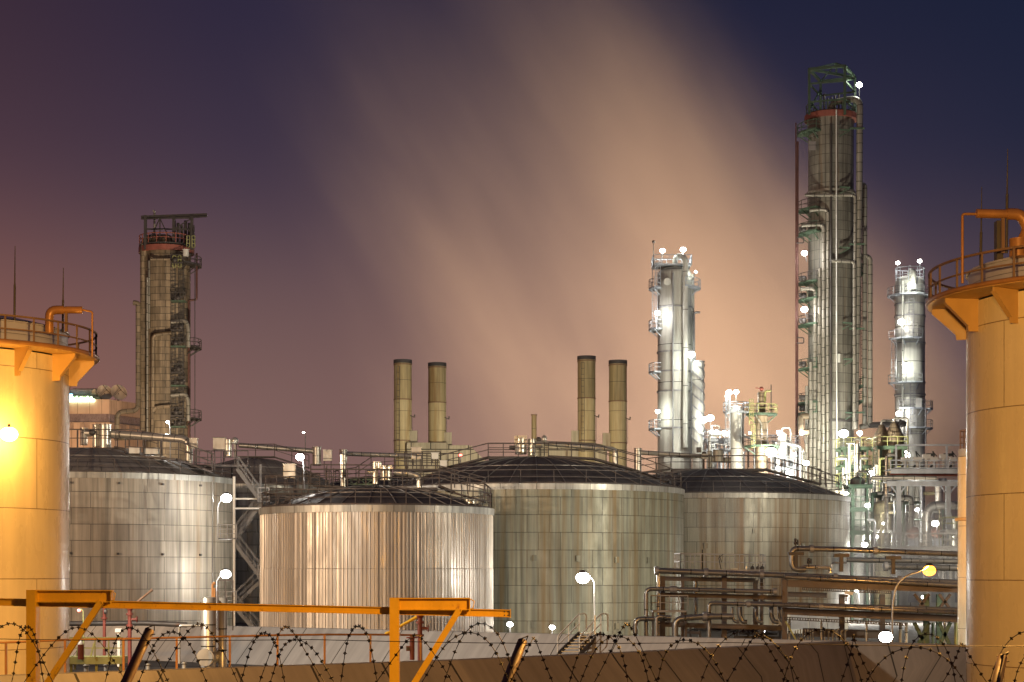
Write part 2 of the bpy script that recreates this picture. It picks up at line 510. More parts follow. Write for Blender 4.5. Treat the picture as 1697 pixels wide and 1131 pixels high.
M = {
    'lamp_hot': glow('lamp_hot', (1.0, 0.62, 0.2), 9, True),
    'plate_grey': plates('plate_grey', (0.43, 0.375, 0.305), 2.9, 1.25, 0.6, 0.1, 0.024, var=0.15, streak=0.6, rust=0.35, jdark=.8, seed=1),
    'plate_olive': plates('plate_olive', (0.34, 0.34, 0.26), 1.7, 1.35, 0.5, 0.15, 0.026, var=0.1, streak=0.6, rust=0.72, vrust=.022, jdark=.75, grime=0.5, seed=2, rustcol=(0.17, 0.10, 0.025)),
    'plate_pale': plates('plate_pale', (0.46, 0.44, 0.36), 1.7, 1.3, 0.5, 0.15, 0.026, var=0.08, streak=0.45, rust=0.68, vrust=.022, jdark=.7, seed=5, rustcol=(0.22, 0.11, 0.03)),
    'plate_back': plates('plate_back', (0.36, 0.35, 0.31), 2.0, 1.3, 0.5, 0.2, 0.03, seed=8),
    'corrugated': plates('corrugated', (0.46, 0.415, 0.365), 400, 20, 0.42, 0.5, 0.01, var=0.06, streak=0.3, grime=0.06, seed=3, gu=3.0, dent=0.0),
    'rim_zinc': plates('rim_zinc', (0.52, 0.51, 0.47), 1.4, 40, 0.45, 0.4, 0.015, rust=0.15, seed=4),
    'cream_tank': plates('cream_tank', (0.80, 0.66, 0.42), 5.8, 2.4, 0.30, 0.0, 0.014, var=0.03, streak=0.12, grime=0.22, grimecol=(0.40, 0.28, 0.15), jointcol=(0.30, 0.20, 0.10), seed=6, gu=0.4),
    'lilac_band': plates('lilac_band', (0.46, 0.46, 0.62), 30, 0.45, 0.4, 0.0, 0.012, var=0.03, streak=0.08, grime=0.12, jointcol=(0.2, 0.2, 0.28), seed=7),
    'cream_plain': mat('cream_plain', (0.60, 0.36, 0.12), 0.45, var=0.1),
    'roof_dark': plates('roof_dark', (0.085, 0.075, 0.075), 2.4, 1.3, 0.6, 0.1, 0.03, var=0.25, streak=0.3, seed=9),
    'roof_grey': plates('roof_grey', (0.30, 0.27, 0.24), 2.4, 1.3, 0.6, 0.1, 0.03, var=0.15, streak=0.3, seed=10),
    'roof_rib': mat('roof_rib', (0.2, 0.185, 0.18), 0.5, 0.3),
    'rail_dark': mat('rail_dark', (0.075, 0.062, 0.06), 0.6, 0.2, rust=0.3),
    'rail_grey': mat('rail_grey', (0.33, 0.33, 0.34), 0.5, 0.4),
    'stair_steel': mat('stair_steel', (0.17, 0.17, 0.175), 0.5, 0.3),
    'rail_brown': mat('rail_brown', (0.22, 0.13, 0.08), 0.6, 0.1, rust=0.4),
    'galv': mat('galv', (0.55, 0.55, 0.55), 0.4, 0.7, var=0.2),
    'clad': plates('clad', (0.60, 0.57, 0.50), 60, 1.0, 0.35, 0.65, 0.03, var=0.08, streak=0.15, grime=0.2, seed=11),
    'clad_dull': plates('clad_dull', (0.40, 0.37, 0.31), 60, 1.25, 0.5, 0.3, 0.05, var=0.12, streak=0.25, grime=0.4, seed=12),
    'rack_pipe': plates('rack_pipe', (0.34, 0.335, 0.33), 60, 2.1, 0.33, 0.7, 0.03, var=0.12, streak=0.2, grime=0.35, seed=13),
    'tower_ochre': plates('tower_ochre', (0.43, 0.33, 0.22), 1.5, 0.95, 0.6, 0.05, 0.045, jdark=.8, var=0.22, streak=0.5, rust=0.42, grime=0.75, grimecol=(0.05, 0.042, 0.03), rustcol=(0.12, 0.075, 0.03), seed=14, gu=0.5),
    'tower_grey': plates('tower_grey', (0.34, 0.32, 0.27), 0.8, 1.25, 0.55, 0.1, 0.035, offset=0.0, jdark=.8, var=0.16, streak=0.5, rust=0.1, grime=0.6, grimecol=(0.07, 0.06, 0.05), seed=15),
    'tower_pale': plates('tower_pale', (0.58, 0.57, 0.52), 30, 5.2, 0.55, 0.05, 0.05, var=0.06, streak=0.3, grime=0.15, grimecol=(0.35, 0.33, 0.28), seed=16),
    'stack_upper': plates('stack_upper', (0.43, 0.35, 0.19), 20, 3.0, 0.6, 0.0, 0.03, var=0.06, streak=0.45, rust=0.62, grime=0.25, rustcol=(0.22, 0.11, 0.035), seed=17),
    'stack_lower': plates('stack_lower', (0.56, 0.47, 0.27), 20, 3.0, 0.6, 0.0, 0.03, var=0.06, streak=0.3, rust=0.25, grime=0.2, rustcol=(0.30, 0.19, 0.07), seed=18),
    'stack_cap': mat('stack_cap', (0.05, 0.045, 0.05), 0.7, rust=0.2),
    'duct': plates('duct', (0.52, 0.47, 0.35), 3.0, 6.0, 0.6, 0.1, 0.08, var=0.12, streak=0.35, rust=0.3, seed=19),
    'red_steel': mat('red_steel', (0.34, 0.11, 0.08), 0.55, rust=0.25),
    'drain_red': mat('drain_red', (0.13, 0.055, 0.045), 0.55, rust=0.25),
    'green_steel': mat('green_steel', (0.085, 0.135, 0.09), 0.55, rust=0.25),
    'lime_steel': mat('lime_steel', (0.36, 0.37, 0.15), 0.55, rust=0.2),
    'pale_steel': mat('pale_steel', (0.48, 0.52, 0.58), 0.5, 0.1, rust=0.08),
    'dark_steel': mat('dark_steel', (0.09, 0.08, 0.075), 0.55, 0.3, rust=0.3),
    'brown_steel': mat('brown_steel', (0.14, 0.11, 0.095), 0.55, 0.1, rust=0.25, rustcol=(0.14, 0.08, 0.05)),
    'vessel_red': mat('vessel_red', (0.45, 0.22, 0.16), 0.5, rust=0.2),
    'yellow_paint': mat('yellow_paint', (0.86, 0.53, 0.025), 0.42, var=0.12, scale=3, rust=0.32, rustcol=(0.38, 0.18, 0.03), bump=.15),
    'copper_pipe': mat('copper_pipe', (0.42, 0.20, 0.07), 0.4, 0.2, rust=0.2),
    'concrete': plates('concrete', (0.33, 0.295, 0.26), 2.7, 60, 0.85, 0.0, 0.045, var=0.06, streak=0.18, grime=0.35, grimecol=(0.16, 0.14, 0.12), seed=20),
    'concrete_pale': plates('concrete_pale', (0.44, 0.42, 0.40), 3.4, 60, 0.85, 0.0, 0.03, var=0.05, streak=0.22, grime=0.25, grimecol=(0.2, 0.18, 0.16), seed=21),
    'ground': mat('ground', (0.11, 0.10, 0.09), 0.9, var=0.4, scale=0.6, bump=0.4),
    'building': plates('building', (0.52, 0.40, 0.32), 2.0, 30, 0.6, 0.0, 0.03, var=0.06, streak=0.1, seed=22),
    'building_dark': mat('building_dark', (0.20, 0.17, 0.19), 0.3),
    'window_glass': mat('window_glass', (0.34, 0.27, 0.23), 0.2),
    'dish': mat('dish', (0.40, 0.37, 0.33), 0.6),
    'wire': mat('wire', (0.035, 0.026, 0.022), 0.55, 0.4, rust=0.4),
    'post_rust': mat('post_rust', (0.17, 0.10, 0.06), 0.6, 0.2, scale=9, rust=0.5),
    'hydrant': mat('hydrant', (0.22, 0.055, 0.042), 0.5, rust=0.15),
    'white_paint': mat('white_paint', (0.72, 0.71, 0.66), 0.5, var=0.12),
    'black': mat('black', (0.02, 0.02, 0.02), 0.5),
    'lamp_white': glow('lamp_white', (1.0, 0.97, 0.88), 20, True),
    'lamp_sodium': glow('lamp_sodium', (1.0, 0.30, 0.02), 3.0, True),
    'lamp_red': glow('lamp_red', (1.0, 0.12, 0.1), 6),
    'lamp_strip': glow('lamp_strip', (0.75, 1.0, 0.62), 9),
    'lamp_cyan': glow('lamp_cyan', (0.25, 0.75, 1.0), 5),
    'lamp_green': glow('lamp_green', (0.25, 1.0, 0.2), 3),
}


def lamp(px, py, d, label, power=0.0, size=0.35, col='lamp_white', light=None, pole=None, group=None, cat='lamp', polemat='rail_grey', pr=0.05, hood=True):
    """A floodlight: hooded head with a bright lens, its bracket or pole, and its light. pole = list of points from the head down."""
    p = P(px, py, d)
    t = thing('floodlight', label, cat, p, group)
    mb = MB(); mb.ball(p, size, 14, 8, 0.8); mb.build('lamp_lens', M[col], t)
    mb = MB(); k_ = 1.0 if hood else 0.3
    mb.lathe(p + Vector((0, 0, size * 0.72)), [(size * 0.62 * k_, 0), (size * 0.5 * k_, size * 0.3), (size * 0.12, size * 0.42), (0.01, size * 0.42)], 12)
    mb.build('lamp_hood', M['rail_dark'], t)
    if pole:
        mb = MB(); mb.pipe([p + Vector((0, 0, size * 0.9))] + [Vector(q) for q in pole], pr, 0.6, 6); mb.build('pole', M[polemat], t)
    if power:
        add_light('lamp_light', 'POINT', p, power, light or WHITE, size * 0.5, t)
    return t
# ---------------------------------------------------------------- ground
mb = MB()
mb.v = [Vector(p) for p in ((-3000, -200, 0), (3000, -200, 0), (3000, 5000, 0), (-3000, 5000, 0))]
mb.face([0, 1, 2, 3])
g = mb.build('ground', M['ground']); g['kind'] = 'structure'; g['label'] = 'dark gravel ground of the tank farm'
mb = MB(); mb.box((0, 4, 1.2), (60, 22, 2.39))
g = mb.build('road_verge', M['ground']); g['kind'] = 'structure'; g['label'] = 'raised verge under the barbed wire fence'


# ---------------------------------------------------------------- concrete bunds
def bund(name, label, crest, z, width, run, m):
    pts = [Vector((x, y, 0)) for x, y in crest]
    k = len(pts); mb = MB(); rows = []
    for i in range(k):
        if i == 0: d = (pts[1] - pts[0]).normalized(); s_ = 1.0
        elif i == k - 1: d = (pts[-1] - pts[-2]).normalized(); s_ = 1.0
        else:
            d1, d2 = (pts[i] - pts[i - 1]).normalized(), (pts[i + 1] - pts[i]).normalized()
            d = (d1 + d2).normalized(); s_ = 1.0 / max(0.5, d.dot(d1))
        nrm = Vector((d.y, -d.x, 0)) * s_
        rows.append([pts[i] + nrm * (width / 2 + run) - Vector((0, 0, 0.05)), pts[i] + nrm * width / 2 + Vector((0, 0, z)),
                     pts[i] - nrm * width / 2 + Vector((0, 0, z)), pts[i] - nrm * (width / 2 + run) - Vector((0, 0, 0.05))])
    L = 0.0
    for i in range(k - 1):
        seg = (pts[i + 1] - pts[i]).length
        for j in range(3):
            b0 = len(mb.v)
            mb.v.extend([rows[i][j].copy(), rows[i + 1][j].copy(), rows[i + 1][j + 1].copy(), rows[i][j + 1].copy()])
            v = j * 5.0
            mb.face([b0, b0 + 1, b0 + 2, b0 + 3], False, [(L, 30 + v), (L + seg, 30 + v), (L + seg, 33 + v), (L, 33 + v)])
        L += seg
    for i, rev in ((0, False), (k - 1, True)):
        b0 = len(mb.v); mb.v.extend([q.copy() for q in rows[i]])
        mb.face([b0, b0 + 1, b0 + 2, b0 + 3][::-1 if rev else 1])
    o = mb.build(name, m)
    return tag(o, label, 'bund wall')


def cr(lst): return [(PX(px, d), d) for px, d in lst]


bund('bund_wall', 'brown sloping concrete bund with slanted joints just behind the barbed wire', cr([(-420, 48), (0, 53), (340, 57), (750, 62.5), (1050, 69), (1400, 80), (1608, 75), (2050, 66)]), 2.0, 0.7, 2.1, M['concrete'])
bund('bund_wall', 'paler concrete bund with a short stair, below the corrugated tank', [(PX(-200, 126), 126), (-27, 111), (14.3, 80.6)], 1.985, 0.6, 2.0, M['concrete_pale'])


# ---------------------------------------------------------------- storage tanks
def ztop(zr, rise, r, q): return zr + rise * (1 - (q / r) ** 2)


def dome(root, x, y, r, zr, rise, m, ribs, rings=(0.62,), rib_w=0.06):
    mb = MB()
    mb.lathe((x, y, 0), [(max(0.001, r * (1 - i / 12)), ztop(zr, rise, r, r * (1 - i / 12))) for i in range(13)], 96)
    roof = mb.build('roof', m, root)
    mb = MB()
    for i in range(ribs):
        a = 2 * PI * (i + 0.5) / ribs
        q = [Vector((x + k * math.cos(a), y + k * math.sin(a), ztop(zr, rise, r, k) + 0.02)) for k in (r * 0.06, r * .25, r * .5, r * .75, r * 0.985)]
        for j in range(4): mb.bar(q[j], q[j + 1], rib_w, 0.1)
    for f in rings:
        k = r * f
        q = [Vector((x + k * math.cos(2 * PI * i / ribs), y + k * math.sin(2 * PI * i / ribs), ztop(zr, rise, r, k) + 0.01)) for i in range(ribs)]
        for i in range(ribs): mb.bar(q[i], q[(i + 1) % ribs], rib_w * 0.8, 0.07)
    mb.build('roof_rib', M['roof_rib'], roof)
    return roof


def tank(label, px, d, r, zr, rise, shell, roofm, ribs=28, railm='rail_dark', corr=0, group='storage tanks', posts=44):
    x, y = PX(px, d), d
    root = thing('storage_tank', label, 'tank', (x, y, 0), group)
    mb = MB()
    if corr:
        prof_z = [0, zr * 0.56, zr * 0.56 + 0.06, zr - 0.3]
        cols = corr * 4; L = 2 * PI * r / cols
        jit = [random.uniform(-.012, .012) + .012 * math.sin(j * .031) for j in range(cols)]
        for i, z in enumerate(prof_z):
            for j in range(cols):
                rr = r + jit[j] - (0.0 if j % 4 in (1, 2) else 0.045) - (0.02 if i >= 2 else 0)
                a = 2 * PI * (j + (0.32 if j % 4 in (0, 2) else -0.32) * 0.7) / cols
                mb.v.append(Vector((x + rr * math.cos(a), y + rr * math.sin(a), z)))
        for i in range(3):
            for j in range(cols):
                j2 = (j + 1) % cols
                mb.face([i * cols + j, i * cols + j2, (i + 1) * cols + j2, (i + 1) * cols + j], False,
                        [(j * L, prof_z[i]), ((j + 1) * L, prof_z[i]), ((j + 1) * L, prof_z[i + 1]), (j * L, prof_z[i + 1])])
    else:
        mb.lathe((x, y, 0), [(r, 0), (r, zr - 0.3)], 144)
    mb.build('shell', M[shell], root)
    mb = MB(); mb.lathe((x, y, zr), [(r + 0.02, -0.42), (r + 0.07, -0.42), (r + 0.09, 0.03), (r - 0.25, 0.05)], 144, flat_rows=True)
    mb.build('rim_band', M['rim_zinc'], root)
    dome(root, x, y, r - 0.2, zr, rise, M[roofm], ribs)
    mb = MB(); mb.ring_rail((x, y, zr + 0.03), r - 0.12, 1.05, posts, t=0.055, mids=(0.5,), kick=0.12)
    mb.build('handrail', M[railm], root)
    return root, x, y


def on_roof(root, name, fn, m='rail_dark'):
    mb = MB(); fn(mb); return mb.build(name, M[m], root)



def on_each(root, name, fn, m='rail_dark'): fn(Each(root, name, M[m]))


def post_box(root, px, y0, y1, yb, d, w=0.75, m='clad', dep=0.5):
    """A junction cabinet on two legs."""
    a, b = P(px, y0, d), P(px, y1, d); h = a.z - b.z
    mb = MB(); mb.box((a + b) / 2, (w, dep, h)); mb.box(a + Vector((0, 0, 0.04)), (w + 0.1, dep + 0.1, 0.07))
    o = mb.build('cabinet', M[m], root)
    for s_ in (-.4, .4):
        mb = MB(); mb.bar(b + Vector((s_ * w, 0, 0)), P(px, yb, d) + Vector((s_ * w, 0, 0)), 0.07)
        mb.build('leg', M['rail_dark'], o)
    return o


# --- the plated tank at the left (A)
tA, ax, ay = tank('grey plated tank with white floodlamps at its right edge, beside the orange tank', 156, 150, 11.5, 12.72, 2.55, 'plate_grey', 'roof_grey', 30, posts=26)
ya = 150
on_each(tA, 'roof_walkway', lambda m: (m.box(P(140, 743, ya) - Vector((0, 0, .1)), (5.2, 1.8, .2)), m.bar(P(192, 742, ya), P(212, 745, ya), 1.6, 0.15),
        m.bar(P(208, 755, ya - 4), P(296, 762, ya - 5), 1.2, 0.16), m.bar(P(296, 762, ya - 5), P(352, 783, ya - 5), 1.0, 0.14)))
on_each(tA, 'walkway_rail', lambda m: (m.rail([P(96, 742, ya - .9), P(192, 742, ya - .9)], 1.5, 1.8, .07), m.rail([P(96, 742, ya + .9), P(228, 742, ya + .9), P(262, 751, ya + .9)], 1.5, 1.8, .07),
        m.rail([P(208, 755, ya - 4.6), P(296, 760, ya - 5.6), P(352, 781, ya - 5.6)], 1.35, 1.5, .08), m.rail([P(214, 755, ya - 3), P(296, 760, ya - 4.4), P(356, 781, ya - 4.4)], 1.35, 1.5, .08)))
on_each(tA, 'vent_pipe', lambda m: (m.pipe([P(183, 719, ya), P(313, 729, ya - 2), P(313, 768, ya - 2)], 0.32, 0.7, 14)), 'clad')
on_each(tA, 'vent_pot', lambda m: (m.pot(P(139, 738, ya), 0.3, 1.35), m.pot(P(160, 741, ya), 0.33, 1.8), m.pot(P(174, 743, ya - .3), 0.5, 1.9), m.disc(P(140, 718, ya), P(152, 718, ya), .3),
        m.pot(P(176, 712, ya), 0.25, 0.35)), 'clad')
on_roof(tA, 'valve', lambda m: (m.ball(P(153, 717, ya - .3), .28), m.bar(P(153, 717, ya - .3), P(158, 708, ya - .3), .07)), 'dark_steel')
on_each(tA, 'roof_box', lambda m: (m.box(P(224, 747, ya - 4.2), (.85, .7, .5)), m.box(P(252, 748, ya - 4.4), (1.1, .7, .5)), m.pot(P(260, 768, ya - 4), .55, .5)), 'white_paint')
for q in ((321, 728, 744, 762, .62), (364, 727, 746, 764, 1.0)):
    post_box(tA, q[0], q[1], q[2], q[3], ya - 3, q[4])
on_each(tA, 'nozzle', lambda m: (m.pot(P(378, 757, ya - 3), .3, 1.3), m.ball(P(389, 731, ya - 3), .3), m.bar(P(389, 731, ya - 3), P(389, 760, ya - 3), .14)), 'clad')
on_roof(tA, 'rim_landing', lambda m: (m.box(P(366, 771, ya - 3) - Vector((0, 0, .1)), (4.6, 1.6, .18)), m.rail([P(322, 770, ya - 3.8), P(411, 770, ya - 3.8)], 1.1, 1.1, .06), m.rail([P(330, 770, ya - 2.2), P(411, 770, ya - 2.2)], 1.1, 1.1, .06)))

# --- the corrugated tank in front (B)
tB, bx, by = tank('corrugated silver tank standing in front of the plated tanks', 625, 125, 8.02, 9.38, 1.6, 'corrugated', 'roof_dark', 26, corr=200, posts=30)
yb = 125
on_each(tB, 'roof_walkway', lambda m: (m.box(P(648, 809, yb) - Vector((0, 0, .1)), (6.4, 1.6, .2)), m.bar(P(727, 806, yb), P(752, 817, yb + .2), 1.1, .14), m.bar(P(752, 817, yb + .2), P(804, 832, yb), 1.0, .14), m.bar(P(570, 808, yb), P(520, 806, yb), 1.2, .14)))
on_each(tB, 'walkway_rail', lambda m: (m.rail([P(515, 806, yb - .8), P(728, 806, yb - .8), P(748, 812, yb - .8), P(802, 826, yb - .6)], 1.15, 1.25, .075), m.rail([P(515, 800, yb + .8), P(728, 802, yb + .8), P(804, 822, yb + .6)], 1.25, 1.1, .07),
        m.rail([P(765, 828, yb - 1), P(803, 830, yb - 1), P(813, 838, yb - 2)], 1.15, .7, .07)))
on_each(tB, 'vent_pipe', lambda m: (m.pipe([P(652, 783, yb), P(680, 785, yb), P(695, 790, yb), P(695, 812, yb)], 0.2, 0.4, 12), m.disc(P(609, 782, yb), P(624, 782, yb), .2)), 'clad')
on_each(tB, 'vent_pot', lambda m: (m.pot(P(622, 803, yb), .2, 1.5), m.pot(P(640, 797, yb - .2), .4, .95), m.box(P(640, 776, yb - .2), (.85, .6, .3)), m.pot(P(629, 777, yb), .16, .4)), 'clad')
on_each(tB, 'vent_pot', lambda m: (m.pot(P(569, 812, yb + 1), .2, 2.4),), 'clad')
post_box(tB, 480, 771, 793, 812, yb, .82)
on_roof(tB, 'rim_landing', lambda m: (m.box(P(482, 818, yb) - Vector((0, 0, .06)), (3.6, 1.4, .14)), m.rail([P(440, 818, yb - .7), P(530, 815, yb - .7)], 1.1, .8, .065), m.rail([P(440, 815, yb + .7), P(530, 812, yb + .7)], 1.1, .8, .065), m.rail([P(447, 836, yb - 3), P(500, 838, yb - 3)], 1.1, .6, .06),
        m.ladder(P(512, 836, yb - 2), P(520, 806, yb - 1.2), .6, .06, .3)))
on_roof(tB, 'roof_hatch', lambda m: (m.pot(P(779, 836, yb - 2.5), .45, .22),), 'clad')
on_roof(tB, 'roof_truss', lambda m: (m.bar(P(577, 795, yb + 1.2), P(618, 795, yb + 1.2), .1), m.bar(P(577, 803, yb + 1.2), P(618, 803, yb + 1.2), .1), *[m.bar(P(577 + 10 * i, 795 + 8 * (i % 2), yb + 1.2), P(587 + 10 * i, 803 - 8 * (i % 2), yb + 1.2), .07) for i in range(4)]), 'green_steel')
for q in (502, 540, 553):
    on_roof(tB, 'hose_stand', lambda m, q=q: (m.bar(P(q, 812, yb), P(q, 776, yb), .06), m.pipe([P(q, 782, yb), P(q + 9, 780, yb), P(q + 9, 800, yb)], .035, .2, 5)))

# --- the broad stained tank in the middle (C)
tC, cx_, cy_ = tank('wide rust-streaked plated tank in the middle with dark domed roof', 887, 150, 12.25, 11.8, 2.75, 'plate_olive', 'roof_dark', 34, posts=30)
yc = 150
on_each(tC, 'roof_walkway', lambda m: (m.box(P(860, 758, yc) - Vector((0, 0, .1)), (5.0, 2.0, .22)), m.bar(P(908, 757, yc), P(985, 761, yc), 1.2, .16), m.bar(P(985, 761, yc), P(1062, 783, yc), 1.2, .16), m.bar(P(1062, 783, yc), P(1112, 800, yc - 1), 1.1, .14), m.bar(P(812, 758, yc), P(722, 780, yc), 1.2, .16)))
on_each(tC, 'walkway_rail', lambda m: (m.rail([P(809, 757, yc - 1), P(909, 757, yc - 1)], 1.1, 1.3, .075, (.33, .66)), m.rail([P(809, 757, yc + 1), P(909, 757, yc + 1)], 1.1, 1.3, .075),
        m.rail([P(909, 757, yc - .6), P(985, 760, yc - .6), P(1062, 781, yc - .6), P(1115, 801, yc - 1.6)], 1.15, 1.6, .075), m.rail([P(909, 755, yc + .6), P(985, 758, yc + .6), P(1062, 778, yc + .6)], 1.15, 1.6, .07),
        m.rail([P(809, 757, yc - .6), P(722, 779, yc - .6), P(676, 776, yc - .6)], 1.1, 1.5, .075)))
on_each(tC, 'vent_pipe', lambda m: (m.pipe([P(902, 735, yc), P(1019, 745, yc), P(1019, 775, yc)], 0.2, 0.3, 12),), 'clad')
on_each(tC, 'vent_pot', lambda m: (m.pot(P(863, 753, yc), .5, 1.25), m.box(P(863, 731, yc), (1.05, .9, .8)), m.pot(P(882, 755, yc), .28, 1.3), m.ball(P(902, 728, yc), .22, sz=1.5), m.disc(P(887, 737, yc), P(899, 737, yc), .3)), 'clad')
on_roof(tC, 'valve', lambda m: (m.ball(P(893, 729, yc), .22), m.bar(P(893, 729, yc), P(890, 724, yc), .06), m.bar(P(902, 734, yc), P(902, 756, yc), .1), m.bar(P(844, 742, yc), P(857, 742, yc), .3)), 'dark_steel')
post_box(tC, 690, 743, 761, 778, yc, .8)
on_roof(tC, 'rim_landing', lambda m: (m.box(P(715, 779, yc) - Vector((0, 0, .05)), (4.4, 1.5, .15)), m.rail([P(655, 776, yc - .7), P(760, 776, yc - .7)], 1.2, .9, .07), m.rail([P(655, 773, yc + .7), P(730, 773, yc + .7)], 1.2, .7, .07)))
for q in ((721, 752), (735, 765)):
    post_box(tC, q[0], q[1], q[1] + 9, q[1] + 16, yc - 1, .55, 'white_paint')
on_roof(tC, 'rim_landing', lambda m: (m.box(P(1098, 806, yc - 1) - Vector((0, 0, .05)), (2.2, 1.5, .12)), m.rail([P(1060, 806, yc - 1.8), P(1128, 806, yc - 1.8)], 1.15, .7, .07)))
lamp(763, 755, yc + 1, 'tiny red beacon on the roof rail of the wide middle tank', 0, .16, 'lamp_red', cat='beacon', pole=[P(763, 776, yc + 1)])

# --- the plated tank to the right (D)
tD, dx_, dy_ = tank('pale plated tank behind the pipe rack, its right side streaked brown', 1178, 175, 13.2, 12.15, 2.85, 'plate_pale', 'roof_dark', 34, posts=34)
yd = 175
on_each(tD, 'roof_walkway', lambda m: (m.box(P(1190, 778, yd) - Vector((0, 0, .1)), (9.0, 1.8, .22)), m.bar(P(1266, 778, yd), P(1360, 803, yd), 1.2, .16), m.bar(P(1110, 778, yd), P(1062, 784, yd), 1.2, .16)))
on_each(tD, 'walkway_rail', lambda m: (m.rail([P(1062, 783, yd - .9), P(1112, 777, yd - .9), P(1271, 777, yd - .9), P(1345, 797, yd - .9), P(1390, 812, yd - 2)], 1.25, 1.7, .085), m.rail([P(1112, 777, yd + .9), P(1271, 777, yd + .9), P(1360, 800, yd + .9)], 1.25, 1.7, .08),
        m.rail([P(1358, 806, yd - 2.5), P(1390, 810, yd - 2.5)], 1.25, .7, .08)))
on_each(tD, 'vent_pipe', lambda m: (m.pipe([P(1057, 786, yd), P(1057, 750, yd), P(1172, 757, yd)], .22, .3, 12), m.pot(P(1057, 782, yd), .36, 2.2)), 'clad')
on_each(tD, 'vent_pot', lambda m: (m.pot(P(1190, 766, yd), .5, 1.1), m.disc(P(1178, 762, yd), P(1211, 763, yd), .27), m.box(P(1168, 757, yd), (.6, .6, .5)), m.pot(P(1176, 776, yd), .22, 1.6)), 'clad_dull')
on_roof(tD, 'valve', lambda m: (m.box(P(1158, 746, yd), (.4, .4, .5)), m.ball(P(1167, 752, yd), .22), m.bar(P(1166, 778, yd), P(1166, 757, yd), .2)), 'dark_steel')

# --- two more domed tanks at the back
tE, ex_, ey_ = tank('distant domed tank showing its pale roof between the stair and corrugated tank', 422, 190, 9.0, 13.9, 3.1, 'plate_back', 'roof_grey', 24, posts=20)
ye = 190
on_each(tE, 'vent_pipe', lambda m: (m.pipe([P(396, 738, ye), P(522, 748, ye), P(522, 772, ye)], .26, .4, 12), m.pot(P(525, 772, ye), .45, 1.9)), 'clad')
on_each(tE, 'walkway_rail', lambda m: (m.rail([P(392, 757, ye - .6), P(455, 757, ye - .6), P(512, 775, ye - .6)], 1.3, 1.8, .08),))
on_each(tE, 'roof_walkway', lambda m: (m.bar(P(392, 758, ye), P(455, 758, ye), 1.2, .15), m.bar(P(455, 758, ye), P(512, 776, ye), 1.2, .15)))
post_box(tE, 543, 747, 764, 790, ye, .9)
tF, fx_, fy_ = tank('distant tank almost hidden behind the corrugated tank, with silver vent post', 640, 196, 9.4, 13.6, 1.9, 'plate_back', 'roof_dark', 24, posts=20)
yf = 196
on_each(tF, 'vent_pipe', lambda m: (m.pipe([P(569, 800, yf), P(569, 752, yf), P(682, 756, yf)], .25, .3, 12), m.pot(P(569, 768, yf), .42, 1.4)), 'clad')
on_each(tF, 'walkway_rail', lambda m: (m.rail([P(556, 800, yf), P(590, 795, yf), P(615, 778, yf), P(660, 774, yf), P(690, 778, yf)], 1.3, 1.6, .08),))


# ---------------------------------------------------------------- the two sodium-lit tanks with bracketed walkways
def cream_tank(label, px, d, r, zw, zt, over, brackets, gx, flip, rods):
    x, y = PX(px, d), d
    root = thing('storage_tank', label, 'tank', (x, y, 0), 'cream tanks with bracketed walkways')
    mb = MB(); mb.lathe((x, y, 0), [(r, 0), (r, zw - .12)], 160); mb.build('shell', M['cream_tank'], root)
    mb = MB(); mb.lathe((x, y, 0), [(r - .05, zw), (r - .05, zt)], 128); mb.lathe((x, y, 0), [(r - .05, zt), (r + .02, zt), (r + .02, zt + .05), (r - .3, zt + .06)], 128, flat_rows=True)
    mb.build('upper_band', M['lilac_band'], root)
    mb = MB(); mb.lathe((x, y, 0), [(max(.001, (r - .25) * (1 - i / 8)), ztop(zt + .05, .6, r, (r - .25) * (1 - i / 8))) for i in range(9)], 64); mb.build('roof', M['lilac_band'], root)
    mb = MB(); mb.deck((x, y, 0), r - .02, r + over, 0, 2 * PI - 1e-4, zw, .07, 96)
    wk = mb.build('walkway', M['cream_plain'], root)
    mb = MB(); q = [Vector((x + (r + over) * math.cos(2 * PI * i / 96), y + (r + over) * math.sin(2 * PI * i / 96), zw + .02)) for i in range(96)]
    mb.tube(q, .07, 8, closed=True); mb.build('edge_pipe', M['copper_pipe'], wk)
    mb = MB(); mb.ring_rail((x, y, zw), r + over - .04, .88, 30, t=.055, mids=(.5,), a0=.12, a1=2 * PI + .12, seg=3)
    mb.build('handrail', M['rail_brown'], wk)
    for i in range(brackets):
        a = 2 * PI * (i + .35) / brackets
        e, tq = Vector((math.cos(a), math.sin(a), 0)), Vector((-math.sin(a), math.cos(a), 0))
        mb = MB(); n0 = 0
        prof = [(r - .02, zw - .075), (r + over - .12, zw - .075), (r + over - .12, zw - .2), (r + .32, zw - .78), (r + .28, zw - 1.0), (r - .02, zw - 1.0)]
        for k in (-.03, .03):
            for rr, z in prof: mb.v.append(Vector((x, y, z)) + e * rr + tq * k)
        mb.face(list(range(6))); mb.face(list(range(11, 5, -1)))
        for j in range(6): mb.face([j, 6 + j, 6 + (j + 1) % 6, (j + 1) % 6])
        mid = Vector((x, y, 0))
        mb.bar(mid + e * (r + .3) + Vector((0, 0, zw - .84)), mid + e * (r + over - .12) + Vector((0, 0, zw - .2)), .16, .03)
        mb.build('bracket', M['cream_plain'], wk)
    return root, x, y


